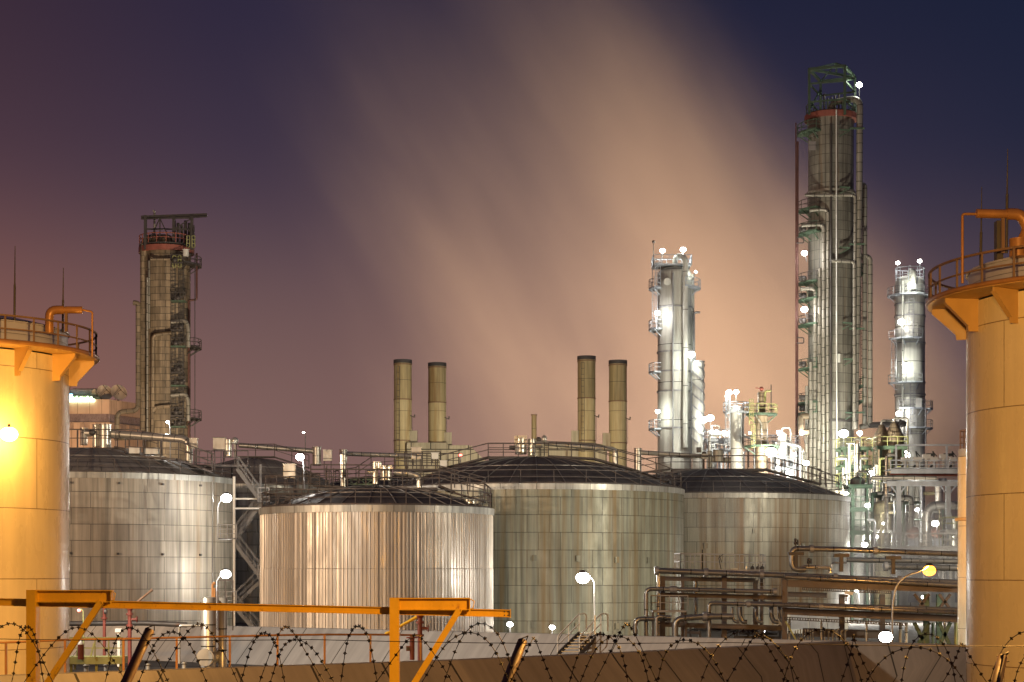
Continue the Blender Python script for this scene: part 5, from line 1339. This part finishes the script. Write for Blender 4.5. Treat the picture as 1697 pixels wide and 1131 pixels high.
# camera on the rack
t = thing('security_camera', 'security camera on a short stalk above the middle beam of the rack', 'camera', P(1402, 997, 106))
mb = MB(); mb.bar(P(1402, 997, 106), P(1402, 986, 106), .07); mb.box(P(1402, 988, 106), (.2, .16, .12)); mb.build('stalk', M['dark_steel'], t)
mb = MB(); a, b = P(1400, 982, 106), P(1414, 985, 105.9); mb.bar(a, b, .16, .17); mb.bar(a + Vector((-.03, 0, .1)), b + Vector((.05, 0, .1)), .2, .02); mb.build('housing', M['white_paint'], t)

# ---------------------------------------------------------------- lamps of the yard
lamp(1540, 946, 97, 'glaring orange sodium lamp on a curved pole before the rack', 1300, .36, 'lamp_sodium', SODIUM, [P(1528, 946, 97), P(1500, 954, 97), P(1484, 972, 97), P(1479, 1000, 97), P(1478, 1072, 97)], pr=.045, polemat='galv')
lamp(1468, 1056, 84, 'glaring white floodlamp on the crest of the bund', 150, .32, pole=[P(1468, 1072, 84)])
lamp(966, 958, 120, 'white yard lamp on a slender pole above the bund stair', 1700, .46, pole=[P(977, 955, 120), P(985, 963, 120), P(985, 1062, 120)], pr=.045, polemat='galv')
lamp(845, 1035, 128, 'left one of two small lamps at the foot of the middle tank', 350, .22, pole=[P(845, 1060, 128)])
lamp(915, 1040, 128, 'right one of two small lamps at the foot of the middle tank', 350, .2, pole=[P(915, 1060, 128)])
lamp(375, 826, 141.5, 'upper floodlamp bracketed out at the right edge of the grey tank', 900, .42, pole=[P(367, 828, 143), P(361, 838, 143), P(361, 890, 143)], pr=.035)
lamp(374, 952, 141.5, 'lower floodlamp bracketed out at the right edge of the grey tank', 900, .42, pole=[P(366, 953, 143), P(359, 962, 143), P(359, 1040, 143)], pr=.035)
lamp(497, 758, 128, 'tilted floodlamp over the left roof edge of the corrugated tank', 1500, .3, pole=[P(503, 766, 128), P(505, 812, 127)])
lamp(503, 717, 150, 'small street lamp head on a thin pole above the distant dome', 40, .1, pole=[P(506, 722, 150), P(506, 790, 150)], pr=.035, polemat='dark_steel')
lamp(278, 700, 154, 'small white lamp on a thin pole in front of the ochre tower', 1500, .14, pole=[P(282, 706, 154), P(282, 770, 154)], pr=.04)
lamp(131, 1012, 84, 'small red lit lamp box on a green pole beside the left tank', 12, .09, 'lamp_red', (1, .2, .15), [P(138, 1012, 84), P(139, 1090, 84)], polemat='lime_steel', pr=.035)
# ---------------------------------------------------------------- zigzag stair between the tanks
ST = thing('stair_tower', 'zigzag grey steel stair against the grey plated tank', 'stair', (PX(405, 136), 136, 0))
d = 136.0
mb = MB(); mb.bar(P(388, 1085, d), P(388, 790, d), .17); mb.build('mast', M['white_paint'], ST)
mb = MB(); mb.bar(P(432, 1085, d + .9), P(432, 770, d + .9), .15); mb.build('mast', M['stair_steel'], ST)
for yy in (827, 843): 
    mb = MB(); mb.bar(P(388, yy, d), P(434, yy, d + .5), .12); mb.build('tie_bar', M['white_paint'], ST)


def flight(a, b, w=.8):
    a, b = Vector(a), Vector(b); o = Vector((0, w, 0))
    mb = MB(); mb.bar(a, b, .06, .24); mb.bar(a + o, b + o, .06, .24)
    k = max(3, int((b - a).length / .36))
    for i in range(k + 1): mb.box(a.lerp(b, i / k) + o / 2, (.2, w, .03))
    f = mb.build('flight', M['stair_steel'], ST)
    for q in (Vector((0, 0, 0)), o):
        mb = MB(); mb.rail([a + q, b + q], 1.0, 1.0, .05, (.5,)); mb.build('handrail', M['stair_steel'], f)


def landing(px0, px1, py, w=1.0):
    a, b = P(px0, py, d), P(px1, py, d)
    mb = MB(); mb.box((a + b) / 2 + Vector((0, w / 2 - .1, 0)), ((b - a).length, w, .1)); o = mb.build('landing', M['stair_steel'], ST)
    mb = MB(); mb.rail([a + Vector((0, w - .1, 0)), a + Vector((0, -.1, 0)), b + Vector((0, -.1, 0))], 1.05, .8, .055, (.35, .68)); mb.build('handrail', M['rail_grey'], o)


flight(P(393, 778, d), P(432, 832, d)); landing(428, 446, 832)
flight(P(432, 836, d + .9), P(390, 892, d + .9)); landing(362, 392, 893)
flight(P(384, 895, d), P(433, 960, d)); landing(428, 446, 960)
flight(P(433, 962, d + .9), P(389, 1004, d + .9)); landing(360, 392, 1004)
flight(P(388, 1006, d), P(428, 1052, d))

# ---------------------------------------------------------------- the short stair over the bund
BS = thing('bund_stair', 'short steel stair with bright handrails climbing over the pale bund', 'stair', (PX(960, 86), 86, 0))
a0, b0 = P(924, 1085, 86.2), P(960, 1050, 88.2)
for k, dx in enumerate((0.0, 1.05)):
    o = Vector((dx, 0, 0)); a, b = a0 + o, b0 + o
    mb = MB(); mb.bar(a, b, .07, .2); mb.build('stringer', M['dark_steel'], BS)
    mb = MB(); up_ = Vector((0, 0, .95)); t_ = (b - a)
    mb.pipe([a + Vector((0, 0, .05)), a + up_ * .9, b + up_, b + up_ + Vector((.35, .2, 0)), b + Vector((.35, .2, .1))], .035, .15, 6)
    mb.bar(a + up_ * .45, b + up_ * .5, .045); mb.bar(a.lerp(b, .5), a.lerp(b, .5) + up_, .05); mb.bar(b, b + up_, .05); mb.build('handrail', M['white_paint'], BS)
mb = MB()
for i in range(8): mb.box(a0.lerp(b0, i / 7) + Vector((.52, 0, 0)), (1.0, .24, .04))
mb.build('tread', M['galv'], BS)
lamp_rod = thing('rod', 'slim upright rod at the top of the bund stair', 'rod', P(986, 1045, 87))
mb = MB(); mb.bar(P(986, 1052, 87.5), P(986, 1020, 87.5), .06); mb.build('rod_shaft', M['galv'], lamp_rod)

# ---------------------------------------------------------------- orange-lit guard railing on the bund
GR = thing('guard_railing', 'thin rust-orange guard railing standing behind the bund crest', 'railing', (PX(300, 62), 62, 0))
tops = [(10, 1065, 57.6), (108, 1061, 58.5), (205, 1059, 59.6), (293, 1057, 60.5), (381, 1055, 61.5), (460, 1053, 62.5), (538, 1052, 63.5), (614, 1052, 64.5), (697, 1053, 65.5)]
for q in tops:
    mb = MB(); p = P(*q); mb.bar(p, Vector((p.x, p.y, 1.2)), .07); mb.build('post', M['copper_pipe'], GR)
mb = MB(); mb.tube([P(-120, 1068, 56.5)] + [P(*q) for q in tops], .035, 6); mb.build('top_rail', M['copper_pipe'], GR)

# ---------------------------------------------------------------- the yellow gantry in front
YG = thing('gantry', 'yellow steel gantry with two braced posts carrying a long rail beam', 'gantry', (PX(350, 30), 30, 0))
d = 30.0
for k, (px, py) in enumerate(((51, 978), (653, 991))):
    x, zt = PX(px, d), PZ(py, d)
    mb = MB(); mb.box((x, d, zt / 2 - .1), (.15, .02, zt + .2)); mb.box((x, d + .28, zt / 2 - .1), (.15, .02, zt + .2)); mb.box((x, d + .14, zt / 2 - .1), (.02, .258, zt + .2))
    mb.box((x + .075, d + .14, zt / 2 - .1), (.014, .256, zt + .2))
    po = mb.build('post', M['yellow_paint'], YG)
    L = 1.34 if k == 0 else 1.28
    mb = MB(); mb.ibeam((x - .073, d + .16, zt - .105), (x + L - .02, d + .16, zt - .105), .2, .205, .016)
    mb.box((x + L - .03, d + .16, zt - .105), (.012, .19, .17)); mb.build('arm', M['yellow_paint'], YG)
    mb = MB(); mb.bar((x + L - .2, d + .1, zt - .2), (x + .25, d + .1, zt - 1.55), .1, .1); mb.bar((x + .25, d + .1, zt - 1.55), (x + .02, d + .1, zt - 2.0), .1, .1); mb.build('brace', M['yellow_paint'], YG)
    mb = MB()
    for s_ in (-.07, .07): mb.disc((x + L - .1 + s_, d + .05, zt - .225), (x + L - .1 + s_, d + .05, zt - .195), .018, 6)
    mb.tube([(x + L - .02, d + .05, zt - .02), (x + L + .05, d + .05, zt - .06), (x + L + .03, d + .05, zt - .17), (x + L - .06, d + .05, zt - .2)], .01, 5); mb.build('clamp', M['yellow_paint'], YG)
mb = MB(); mb.ibeam(P(-220, 993, d + .3), P(845, 1017, d + .3), .11, .125, .014); e = P(846, 1017, d + .3); mb.box(e, (.014, .14, .15)); mb.build('rail_beam', M['yellow_paint'], YG)
mb = MB()
for dx, dz in ((-.04, -.03), (-.04, .03), (-.1, -.03), (-.1, .03)): mb.disc(e + Vector((dx, -.025, dz)), e + Vector((dx, -.005, dz)), .012, 6)
mb.build('bolt', M['dark_steel'], YG)

# ---------------------------------------------------------------- equipment between the two bunds
VS = thing('filter_vessel', 'stout silver upright vessel with round end drum, beside the slim one', 'vessel', (PX(345, 84), 84, 0))
x = PX(345, 84)
mb = MB(); mb.lathe((x, 84, 0), [(.34, .6), (.34, PZ(992, 84)), (.30, PZ(990, 84)), (.01, PZ(989, 84))], 28); mb.build('shell', M['clad'], VS)
mb = MB(); c = P(340, 1090, 83.4); mb.disc(c, c + Vector((.3, 1.6, 0)), .36, 26); mb.disc(c - Vector((0, .03, 0)), c + Vector((0, .01, 0)), .4, 26); mb.build('end_drum', M['clad'], VS)
mb = MB(); mb.pipe([P(333, 1037, 83.7), P(297, 1037, 83.7), P(297, 1100, 83.7)], .065, .15, 8); mb.build('side_pipe', M['clad'], VS)
VT = thing('filter_vessel', 'slim silver upright vessel beside the stout one, railing over its top', 'vessel', (PX(369, 84.4), 84.4, 0))
x = PX(369, 84.4)
mb = MB(); mb.lathe((x, 84.4, 0), [(.2, .4), (.2, PZ(991, 84.4)), (.01, PZ(990, 84.4))], 24); mb.build('shell', M['clad'], VT)
mb = MB()
for dx in (-.27, -.18): mb.cyl((x + dx - .16, 84.2, .5), .06, PZ(968 if dx < -.2 else 975, 84) - .5, 10)
mb.ball(P(355, 967, 84.2), .08); mb.build('side_pipe', M['copper_pipe'], VT)
mb = MB(); mb.rail([P(361, 1045, 85), P(386, 1045, 85)], 2.35, .4, .045, (.5,)); mb.build('handrail', M['rail_dark'], VT)
# fire monitors
for k, (px, y0, y1, d, lab) in enumerate(((215, 1032, 1008, 88, 'red fire monitor left of the silver vessels, its barrel raised'), (696, 1072, 1020, 76, 'red fire monitor with orange barrel seen behind the right gantry brace'))):
    t = thing('fire_monitor', lab, 'fire monitor', P(px, y0, d))
    g_ = P(px, y1, d)
    mb = MB(); mb.cyl(Vector((g_.x, d, 0.2)), .1, g_.z - .2, 12); mb.cyl(g_ - Vector((0, 0, .35)), .17, .1, 14); mb.cyl(g_ - Vector((0, 0, .9)), .17, .1, 14); mb.ball(g_, .16)
    mb.disc(g_ + Vector((.0, 0, -.55)), g_ + Vector((.35, 0, -.55)), .06, 8); mb.build('stand', M['hydrant'], t)
    mb = MB(); mb.tube([Vector((g_.x + .35, d + .14 * math.cos(i * PI / 6), g_.z - .55 + .14 * math.sin(i * PI / 6))) for i in range(12)], .025, 5, closed=True); mb.build('hand_wheel', M['hydrant'], t)
    e = P(252, 978, d) if k == 0 else P(640, 1051, d)
    mb = MB(); mb.tube([g_, g_.lerp(e, .3), e], [.07, .065, .05], 10); mb.disc(g_.lerp(e, .93), g_.lerp(e, 1.02), .075, 12); mb.build('barrel', M['rail_brown' if k == 0 else 'yellow_paint'], t)
    mb = MB(); mb.tube([g_, g_ + Vector((-.25, 0, .3)), g_ + Vector((-.7, 0, .28))] if k == 0 else [g_, g_ + Vector((.1, 0, .55)), g_ + Vector((.35, 0, .6))], .025, 6); mb.build('lever', M['dark_steel'], t)
t = thing('hydrant', 'small red hydrant post by the left bund, its barrel missing', 'hydrant', P(173, 1032, 88))
mb = MB(); mb.cyl(P(173, 1100, 88), .08, 2.9, 12); mb.cyl(P(173, 1026, 88), .15, .08, 12); mb.build('stand', M['hydrant'], t)
mb = MB(); mb.disc(P(173, 1014, 88), P(177, 1014, 88), .14, 12); mb.build('outlet', M['dark_steel'], t)
t = thing('hydrant', 'orange-lit red hydrant box left of the fire monitor with orange barrel', 'hydrant', P(683, 1092, 74))
mb = MB(); mb.cyl(P(683, 1094, 74), .1, 1.0, 12); mb.box(P(677, 1075, 74), (.18, .18, .2)); mb.cyl(P(683, 1058, 74), .24, .05, 12); mb.build('stand', M['hydrant'], t)
mb = MB(); mb.disc(P(676, 1075, 73.8), P(676, 1075, 73.9), .07, 10); mb.build('outlet', M['dark_steel'], t)
run('dark red pipe laid along the crest of the pale bund at the left', [(100, 1034, 92), (240, 1033, 92), (310, 1036, 92)], 92, .13, 'dark_steel')
# the small lime platform with its extinguisher
t = thing('lime_platform', 'small lime-green railed platform low behind the left gantry post', 'platform', (PX(165, 76), 76, 0))
mb = MB(); mb.box(P(160, 1094, 76.4), (2.4, 1.2, .3)); mb.build('platform', M['lime_steel'], t)
mb = MB(); q = [P(112, 1091, 75.8), P(203, 1091, 75.8), P(203, 1091, 77), P(112, 1091, 77), P(112, 1091, 75.8)]; mb.rail(q, .85, .6, .05, (.5,)); mb.build('handrail', M['lime_steel'], t)
for px in (118, 160, 200):
    mb = MB(); mb.bar(P(px, 1135, 76.2), P(px, 1094, 76.2), .1); mb.build('post', M['lime_steel'], t)
mb = MB()
for px, y0, y1 in ((124, 1110, 1070), (130, 1100, 1062), (150, 1090, 1066)): mb.bar(P(px, y0, 76.5), P(px + 6, y1, 76.5), .06)
mb.build('brace', M['lime_steel'], t)
t = thing('extinguisher', 'red gas cylinder with pale top on the lime platform', 'cylinder', P(134, 1091, 75.4))
mb = MB(); c = P(134, 1093, 75.4); mb.cyl(c, .13, .62, 16); mb.build('cylinder_body', M['hydrant'], t)
mb = MB(); mb.lathe(c + Vector((0, 0, .62)), [(.13, 0), (.11, .07), (.05, .11), (.04, .16), (.01, .16)], 16); mb.build('cap', M['white_paint'], t)
t = thing('post_stand', 'pale grey T-headed post standing behind the lime platform', 'post', P(197, 1090, 80))
mb = MB(); mb.bar(P(197, 1105, 80), P(197, 1046, 80), .12); mb.box(P(197, 1045, 80), (.3, .2, .16)); mb.build('post_shaft', M['white_paint'], t)
for k, (px, py, d) in enumerate(((118, 1105, 78), (143, 1108, 78), (176, 1107, 79), (245, 1106, 86), (305, 1104, 85))):
    t = thing('valve_stub', 'low silver valve stub on the ground behind the brown bund', 'valve', P(px, py, d), 'low valve stubs behind the bund')
    mb = MB(); mb.cyl(P(px, py + 6, d), .1, .35, 10); mb.cyl(P(px, py - 3, d), .14, .06, 10); mb.build('valve_body', M['clad'], t)
    mb = MB(); mb.bar(P(px, py - 3, d), P(px, py - 8, d), .06); mb.build('stem', M['dark_steel'], t)

# ---------------------------------------------------------------- the barbed wire
def coil(x0, x1, z0, z1, y, r, pitch, hand, ph):
    pts = []; n = int((x1 - x0) / pitch * 26)
    for i in range(n + 1):
        f = i / n; a = 2 * PI * (x1 - x0) / pitch * f * hand + ph
        j = .07 * math.sin(a * .37 + ph) + .02 * math.sin(a * .81)
        rr = r * (1 + .13 * math.sin(a * .23 + ph * 2) + .07 * math.sin(a * .61 + ph))
        pts.append(Vector((x0 + (x1 - x0) * f + -.018 * math.sin(2 * a) + j, y + rr * .8 * math.cos(a), z0 + (z1 - z0) * f + rr * math.sin(a) + .015 * math.sin(a * .5))))
    return pts


def barbs(mb, pts, gap=.05, s=.012, w=.005):
    acc = 0.0
    for i in range(1, len(pts)):
        L = (pts[i] - pts[i - 1]).length; acc += L
        if acc >= gap:
            acc = 0.0; t_ = (pts[i] - pts[i - 1]).normalized(); p = pts[i]
            a = t_.orthogonal().normalized(); b = t_.cross(a)
            q = random.random() * PI; e = a * math.cos(q) + b * math.sin(q); f = t_.cross(e)
            mb.bar(p - e * s, p + e * s, w, w, t_); mb.bar(p - f * s * .9, p + f * s * .9, w, w, t_)
            mb.bar(p - t_ * s * .7, p + t_ * s * .7, w * 1.5)


BF = thing('barbed_wire_fence', 'rusty barbed wire fence in the foreground with coiled wire on leaning posts', 'fence', (0, 10, 2.4))
for k, (px, py, bx, by) in enumerate(((248, 1045, 200, 1150), (866, 1063, 832, 1150), (1661, 1090, 1648, 1150))):
    a, b = P(px, py, 10.15), P(bx, by, 9.95)
    mb = MB(); b2 = a + (b - a) * 1.6
    mb.tube([b2, a, a + (a - b).normalized() * .004], [.029, .028, .02], 14); mb.box((b2.x, b2.y, (b2.z + 2.38) / 2), (.06, .06, b2.z - 2.3)); po = mb.build('post', M['post_rust'], BF)
    mb = MB(); mb.tube([a + Vector((-.02, -.03, .01)), a + Vector((.03, -.02, .03)), a + Vector((.02, .03, .0)), a + Vector((-.03, .02, -.03)), a + Vector((-.02, -.035, -.03)), a + Vector((.035, -.02, -.02))], .003, 5)
    mb.build('tie_wire', M['wire'], po)
for k, (hand, ph, r, yy, pitch) in enumerate(((1, .4, .26, 10.0, .62), (-1, 5.3, .25, 10.05, .62), (1, 3.1, .23, 10.1, .83))):
    pts = coil(-3.4, 3.5, 4.46, 4.385, yy, r, pitch, hand, ph)
    mb = MB(); mb.tube(pts, .0023, 5); co = mb.build('wire_coil', M['wire'], BF)
    mb = MB(); barbs(mb, pts); mb.build('barb', M['wire'], co)['kind'] = 'stuff'
for k, (z0, z1) in enumerate(((4.648, 4.600), (4.36, 4.33))):
    pts = [Vector((-3.4 + 6.9 * i / 60, 10.0, z0 + (z1 - z0) * i / 60 - .012 * math.sin(PI * ((i % 20) / 20)))) for i in range(61)]
    mb = MB(); mb.tube(pts, .0022, 5); mb.build('strand', M['wire'], BF)

# ---------------------------------------------------------------- the building at the left back
BL = thing('building', 'salmon-lit flat-roofed building behind the grey tank, lit sign on its roof', 'building', (PX(150, 300), 300, 0))
d = 300; zr = PZ(662, d)
xa, xc, xb = PX(20, d), PX(181, d), PX(250, d)
for (x0, y0, x1, y1) in ((xa, d, xc, d), (xc, d, xb, d + 16)):
    nm = Vector((y1 - y0, -(x1 - x0), 0)).normalized(); a, b = Vector((x0, y0, 0)), Vector((x1, y1, 0)); L = (b - a).length
    def slab(z0, z1, dep, off): return (a + b) / 2 + nm * (off - dep / 2) + Vector((0, 0, (z0 + z1) / 2)), (L, dep, z1 - z0)
    rot = Matrix.Rotation(math.atan2(y1 - y0, x1 - x0), 3, 'Z')
    for nm_, z0, z1, dep, off, m in (('upper_wall', PZ(686, d), zr, 6, 0, 'building'), ('window_band', PZ(700, d), PZ(686, d), 5.7, -.3, 'building_dark'), ('lower_wall', 0, PZ(700, d), 6, 0.02, 'building')):
        mb = MB(); c, s_ = slab(z0, z1, dep, off); mb.box(c, s_, rot); o = mb.build(nm_, M[m], BL)
        k = int(L / 2.4)
        if nm_ == 'lower_wall':
            for i in range(k):
                mb = MB(); q = a.lerp(b, (i + .5) / k) + nm * .05 + Vector((0, 0, PZ(707, d))); mb.box(q, (1.7, .1, 1.1), rot); w_ = mb.build('window', M['window_glass'], BL)
                mb = MB(); mb.bar(q + nm * .06 - Vector((0, 0, .55)), q + nm * .06 + Vector((0, 0, .55)), .08); mb.build('mullion', M['building_dark'], w_)
mb = MB(); mb.box((PX(134, d), d + 6, zr + .9), (4.2, 6, 2.4)); mb.build('roof_house', M['building'], BL)
mb = MB(); mb.box((PX(130, d), d + 4, PZ(648, d)), (5.6, 4, .8)); mb.build('roof_slab', M['building_dark'], BL)
sg = MB(); sg.box((PX(131, d), d - .2, PZ(664, d)), (PX(156, d) - PX(104, d), .3, .42)); sb = sg.build('sign_strip', M['lamp_strip'], BL)
for i in range(11):
    mb = MB(); mb.box((PX(122 + i * 3, d), d - .2, PZ(661, d)), (.16, .2, .45 + .15 * (i % 3))); mb.build('sign_letter', M['lamp_green' if i % 2 else 'lamp_strip'], sb)
mb = MB(); mb.box((PX(116, d), d - .2, PZ(659, d)), (.9, .25, .5)); mb.box((PX(118, d), d - .2, PZ(656, d)), (.5, .25, .5)); mb.build('sign_emblem', M['lamp_cyan'], sb)
for k, (px, r) in enumerate(((160, 1.0), (173, 1.35), (196, 1.4))):
    c = P(px, 652 if r > 1.1 else 655, d + 2)
    t = thing('satellite_dish', ('smallest dish on the building roof, left of the others', 'middle dish on the building roof', 'large dish at the right end of the building roof')[k], 'satellite dish', Vector((c.x, c.y, zr)))
    ax_ = Vector((.45, -.75, .35)).normalized(); u = ax_.orthogonal().normalized(); v = ax_.cross(u)
    mb = MB(); n = 24; rows = []
    for i in range(7):
        rr = r * i / 6 + .01; b_ = len(mb.v); rows.append(b_)
        for j in range(n):
            an = 2 * PI * j / n; mb.v.append(c + (u * math.cos(an) + v * math.sin(an)) * rr + ax_ * (.28 * (rr / r) ** 2 * r))
    for i in range(6):
        for j in range(n): mb.face([rows[i] + j, rows[i] + (j + 1) % n, rows[i + 1] + (j + 1) % n, rows[i + 1] + j], True)
    mb.build('reflector', M['dish'], t)
    f = c + ax_ * r * .9
    mb = MB()
    for an in (0, 2.1, 4.2): mb.bar(c + (u * math.cos(an) + v * math.sin(an)) * r + ax_ * .28 * r, f, .07)
    mb.ball(f, .14); mb.build('feed_arm', M['dark_steel'], t)
    mb = MB(); mb.bar(Vector((c.x, c.y, zr - .1)), c - ax_ * .1, .3); mb.bar(Vector((c.x - .6, c.y, zr)), c, .1); mb.bar(Vector((c.x + .6, c.y, zr)), c, .1); mb.build('mount', M['dark_steel'], t)
run('bent ochre pipe line leaving the tower to the left above the building', [(229, 720), (229, 726), (190, 727)], 262, .3, 'tower_ochre')
# ---------------------------------------------------------------- the smoke plume behind the plant, lit by unseen spots added behind the towers
def volume_box(name, label, lo, hi, build):
    mb = MB(); lo, hi = Vector(lo), Vector(hi)
    mb.box((lo + hi) / 2, hi - lo)
    m = bpy.data.materials.new(name); m.use_nodes = True
    n, l = m.node_tree.nodes, m.node_tree.links
    n.clear()
    out = n.new('ShaderNodeOutputMaterial'); v = n.new('ShaderNodeVolumePrincipled')
    l.new(v.outputs[0], out.inputs['Volume'])
    build(n, l, v)
    o = mb.build(name, m)
    return tag(o, label, None, None, 'stuff')


def mth(n, l, op, *a, clamp=False):
    x = n.new('ShaderNodeMath'); x.operation = op; x.use_clamp = clamp
    for i, s_ in enumerate(a):
        if isinstance(s_, (int, float)): x.inputs[i].default_value = s_
        else: l.new(s_, x.inputs[i])
    return x.outputs[0]


def smooth(n, l, sock, a, b):
    x = n.new('ShaderNodeMapRange'); x.interpolation_type = 'SMOOTHSTEP'
    x.inputs['From Min'].default_value, x.inputs['From Max'].default_value = a, b
    l.new(sock, x.inputs['Value'])
    return x.outputs[0]


def plume(n, l, v):
    v.inputs['Color'].default_value = (0.92, 0.86, 0.80, 1)
    v.inputs['Anisotropy'].default_value = 0.0
    t = n.new('ShaderNodeTexCoord'); s = n.new('ShaderNodeSeparateXYZ'); l.new(t.outputs['Object'], s.inputs[0])
    x, y, z = s.outputs
    right = mth(n, l, 'SUBTRACT', mth(n, l, 'MULTIPLY_ADD', z, -.70, 142.0), x)          # metres inside the right edge
    left = mth(n, l, 'ADD', x, mth(n, l, 'MULTIPLY_ADD', z, .44, -36.0))                   # metres inside the left edge
    # streaks drawn out along the drift of the smoke, up and to the left
    u = mth(n, l, 'ADD', mth(n, l, 'MULTIPLY', x, .86), mth(n, l, 'MULTIPLY', z, .50))
    w = mth(n, l, 'SUBTRACT', mth(n, l, 'MULTIPLY', z, .86), mth(n, l, 'MULTIPLY', x, .50))
    cb = n.new('ShaderNodeCombineXYZ')
    for i, (a_, k) in enumerate(((u, .030), (y, .012), (w, .0085))): l.new(mth(n, l, 'MULTIPLY', a_, k), cb.inputs[i])
    nz = noise(n, l, cb.outputs[0], 1.0, 4, .55)
    wob = mth(n, l, 'MULTIPLY', mth(n, l, 'SUBTRACT', nz, .5), 60.0)
    right = mth(n, l, 'ADD', right, mth(n, l, 'MULTIPLY', wob, .4)); left = mth(n, l, 'ADD', left, wob)
    dens = mth(n, l, 'MULTIPLY', smooth(n, l, right, -6, 36), smooth(n, l, left, -50, 105))
    dens = mth(n, l, 'MULTIPLY', dens, rng(n, l, nz, .34, .66, .55, 1.3))
    dens = mth(n, l, 'MULTIPLY', dens, smooth(n, l, mth(n, l, 'ABSOLUTE', mth(n, l, 'SUBTRACT', y, 425.0)), 42, 8))
    dens = mth(n, l, 'MULTIPLY', dens, rng(n, l, z, 35, 142, 1.45, .12))
    l.new(mth(n, l, 'MULTIPLY', dens, .034), v.inputs['Density'])


volume_box('smoke_plume', 'broad peach smoke plume drifting up behind the chimneys', (-120, 382, 4), (190, 468, 215), plume)
for q in ((-10, 335), (30, 335), (72, 335)):  # unseen spots added only to brighten the smoke
    add_light('plume_fill_spot', 'SPOT', (q[0], q[1], 12), 0.8e6, (1.0, .635, .395), 2.0, target=(q[0] * .6, 425, 85), cone=100, blend=.9)



def steam(x0, x1, z0, z1, y0, y1, k):
    def f(n, l, v):
        v.inputs['Color'].default_value = (0.95, 0.95, 0.97, 1)
        v.inputs['Anisotropy'].default_value = 0.2
        t = n.new('ShaderNodeTexCoord'); s = n.new('ShaderNodeSeparateXYZ'); l.new(t.outputs['Object'], s.inputs[0])
        def hump(a, lo, hi): return smooth(n, l, mth(n, l, 'ABSOLUTE', mth(n, l, 'SUBTRACT', a, (lo + hi) / 2)), (hi - lo) / 2, (hi - lo) * .08)
        d = mth(n, l, 'MULTIPLY', mth(n, l, 'MULTIPLY', hump(s.outputs[0], x0, x1), hump(s.outputs[1], y0, y1)), hump(s.outputs[2], z0, z1))
        d = mth(n, l, 'MULTIPLY', d, rng(n, l, noise(n, l, t.outputs['Object'], .22, 3), .35, .65, .2, 1.4))
        l.new(mth(n, l, 'MULTIPLY', d, k), v.inputs['Density'])
    return f


volume_box('steam', 'white steam hanging over the process unit behind the rack', (PX(1370, 150), 132, 2), (PX(1600, 150), 164, 11.5), steam(PX(1370, 150), PX(1600, 150), 2, 11.5, 132, 164, .09))
volume_box('steam', 'faint steam wisp in front of the streaked tank', (PX(1120, 140), 134, 6), (PX(1300, 140), 150, 13), steam(PX(1120, 140), PX(1300, 140), 6, 13, 134, 150, .03))
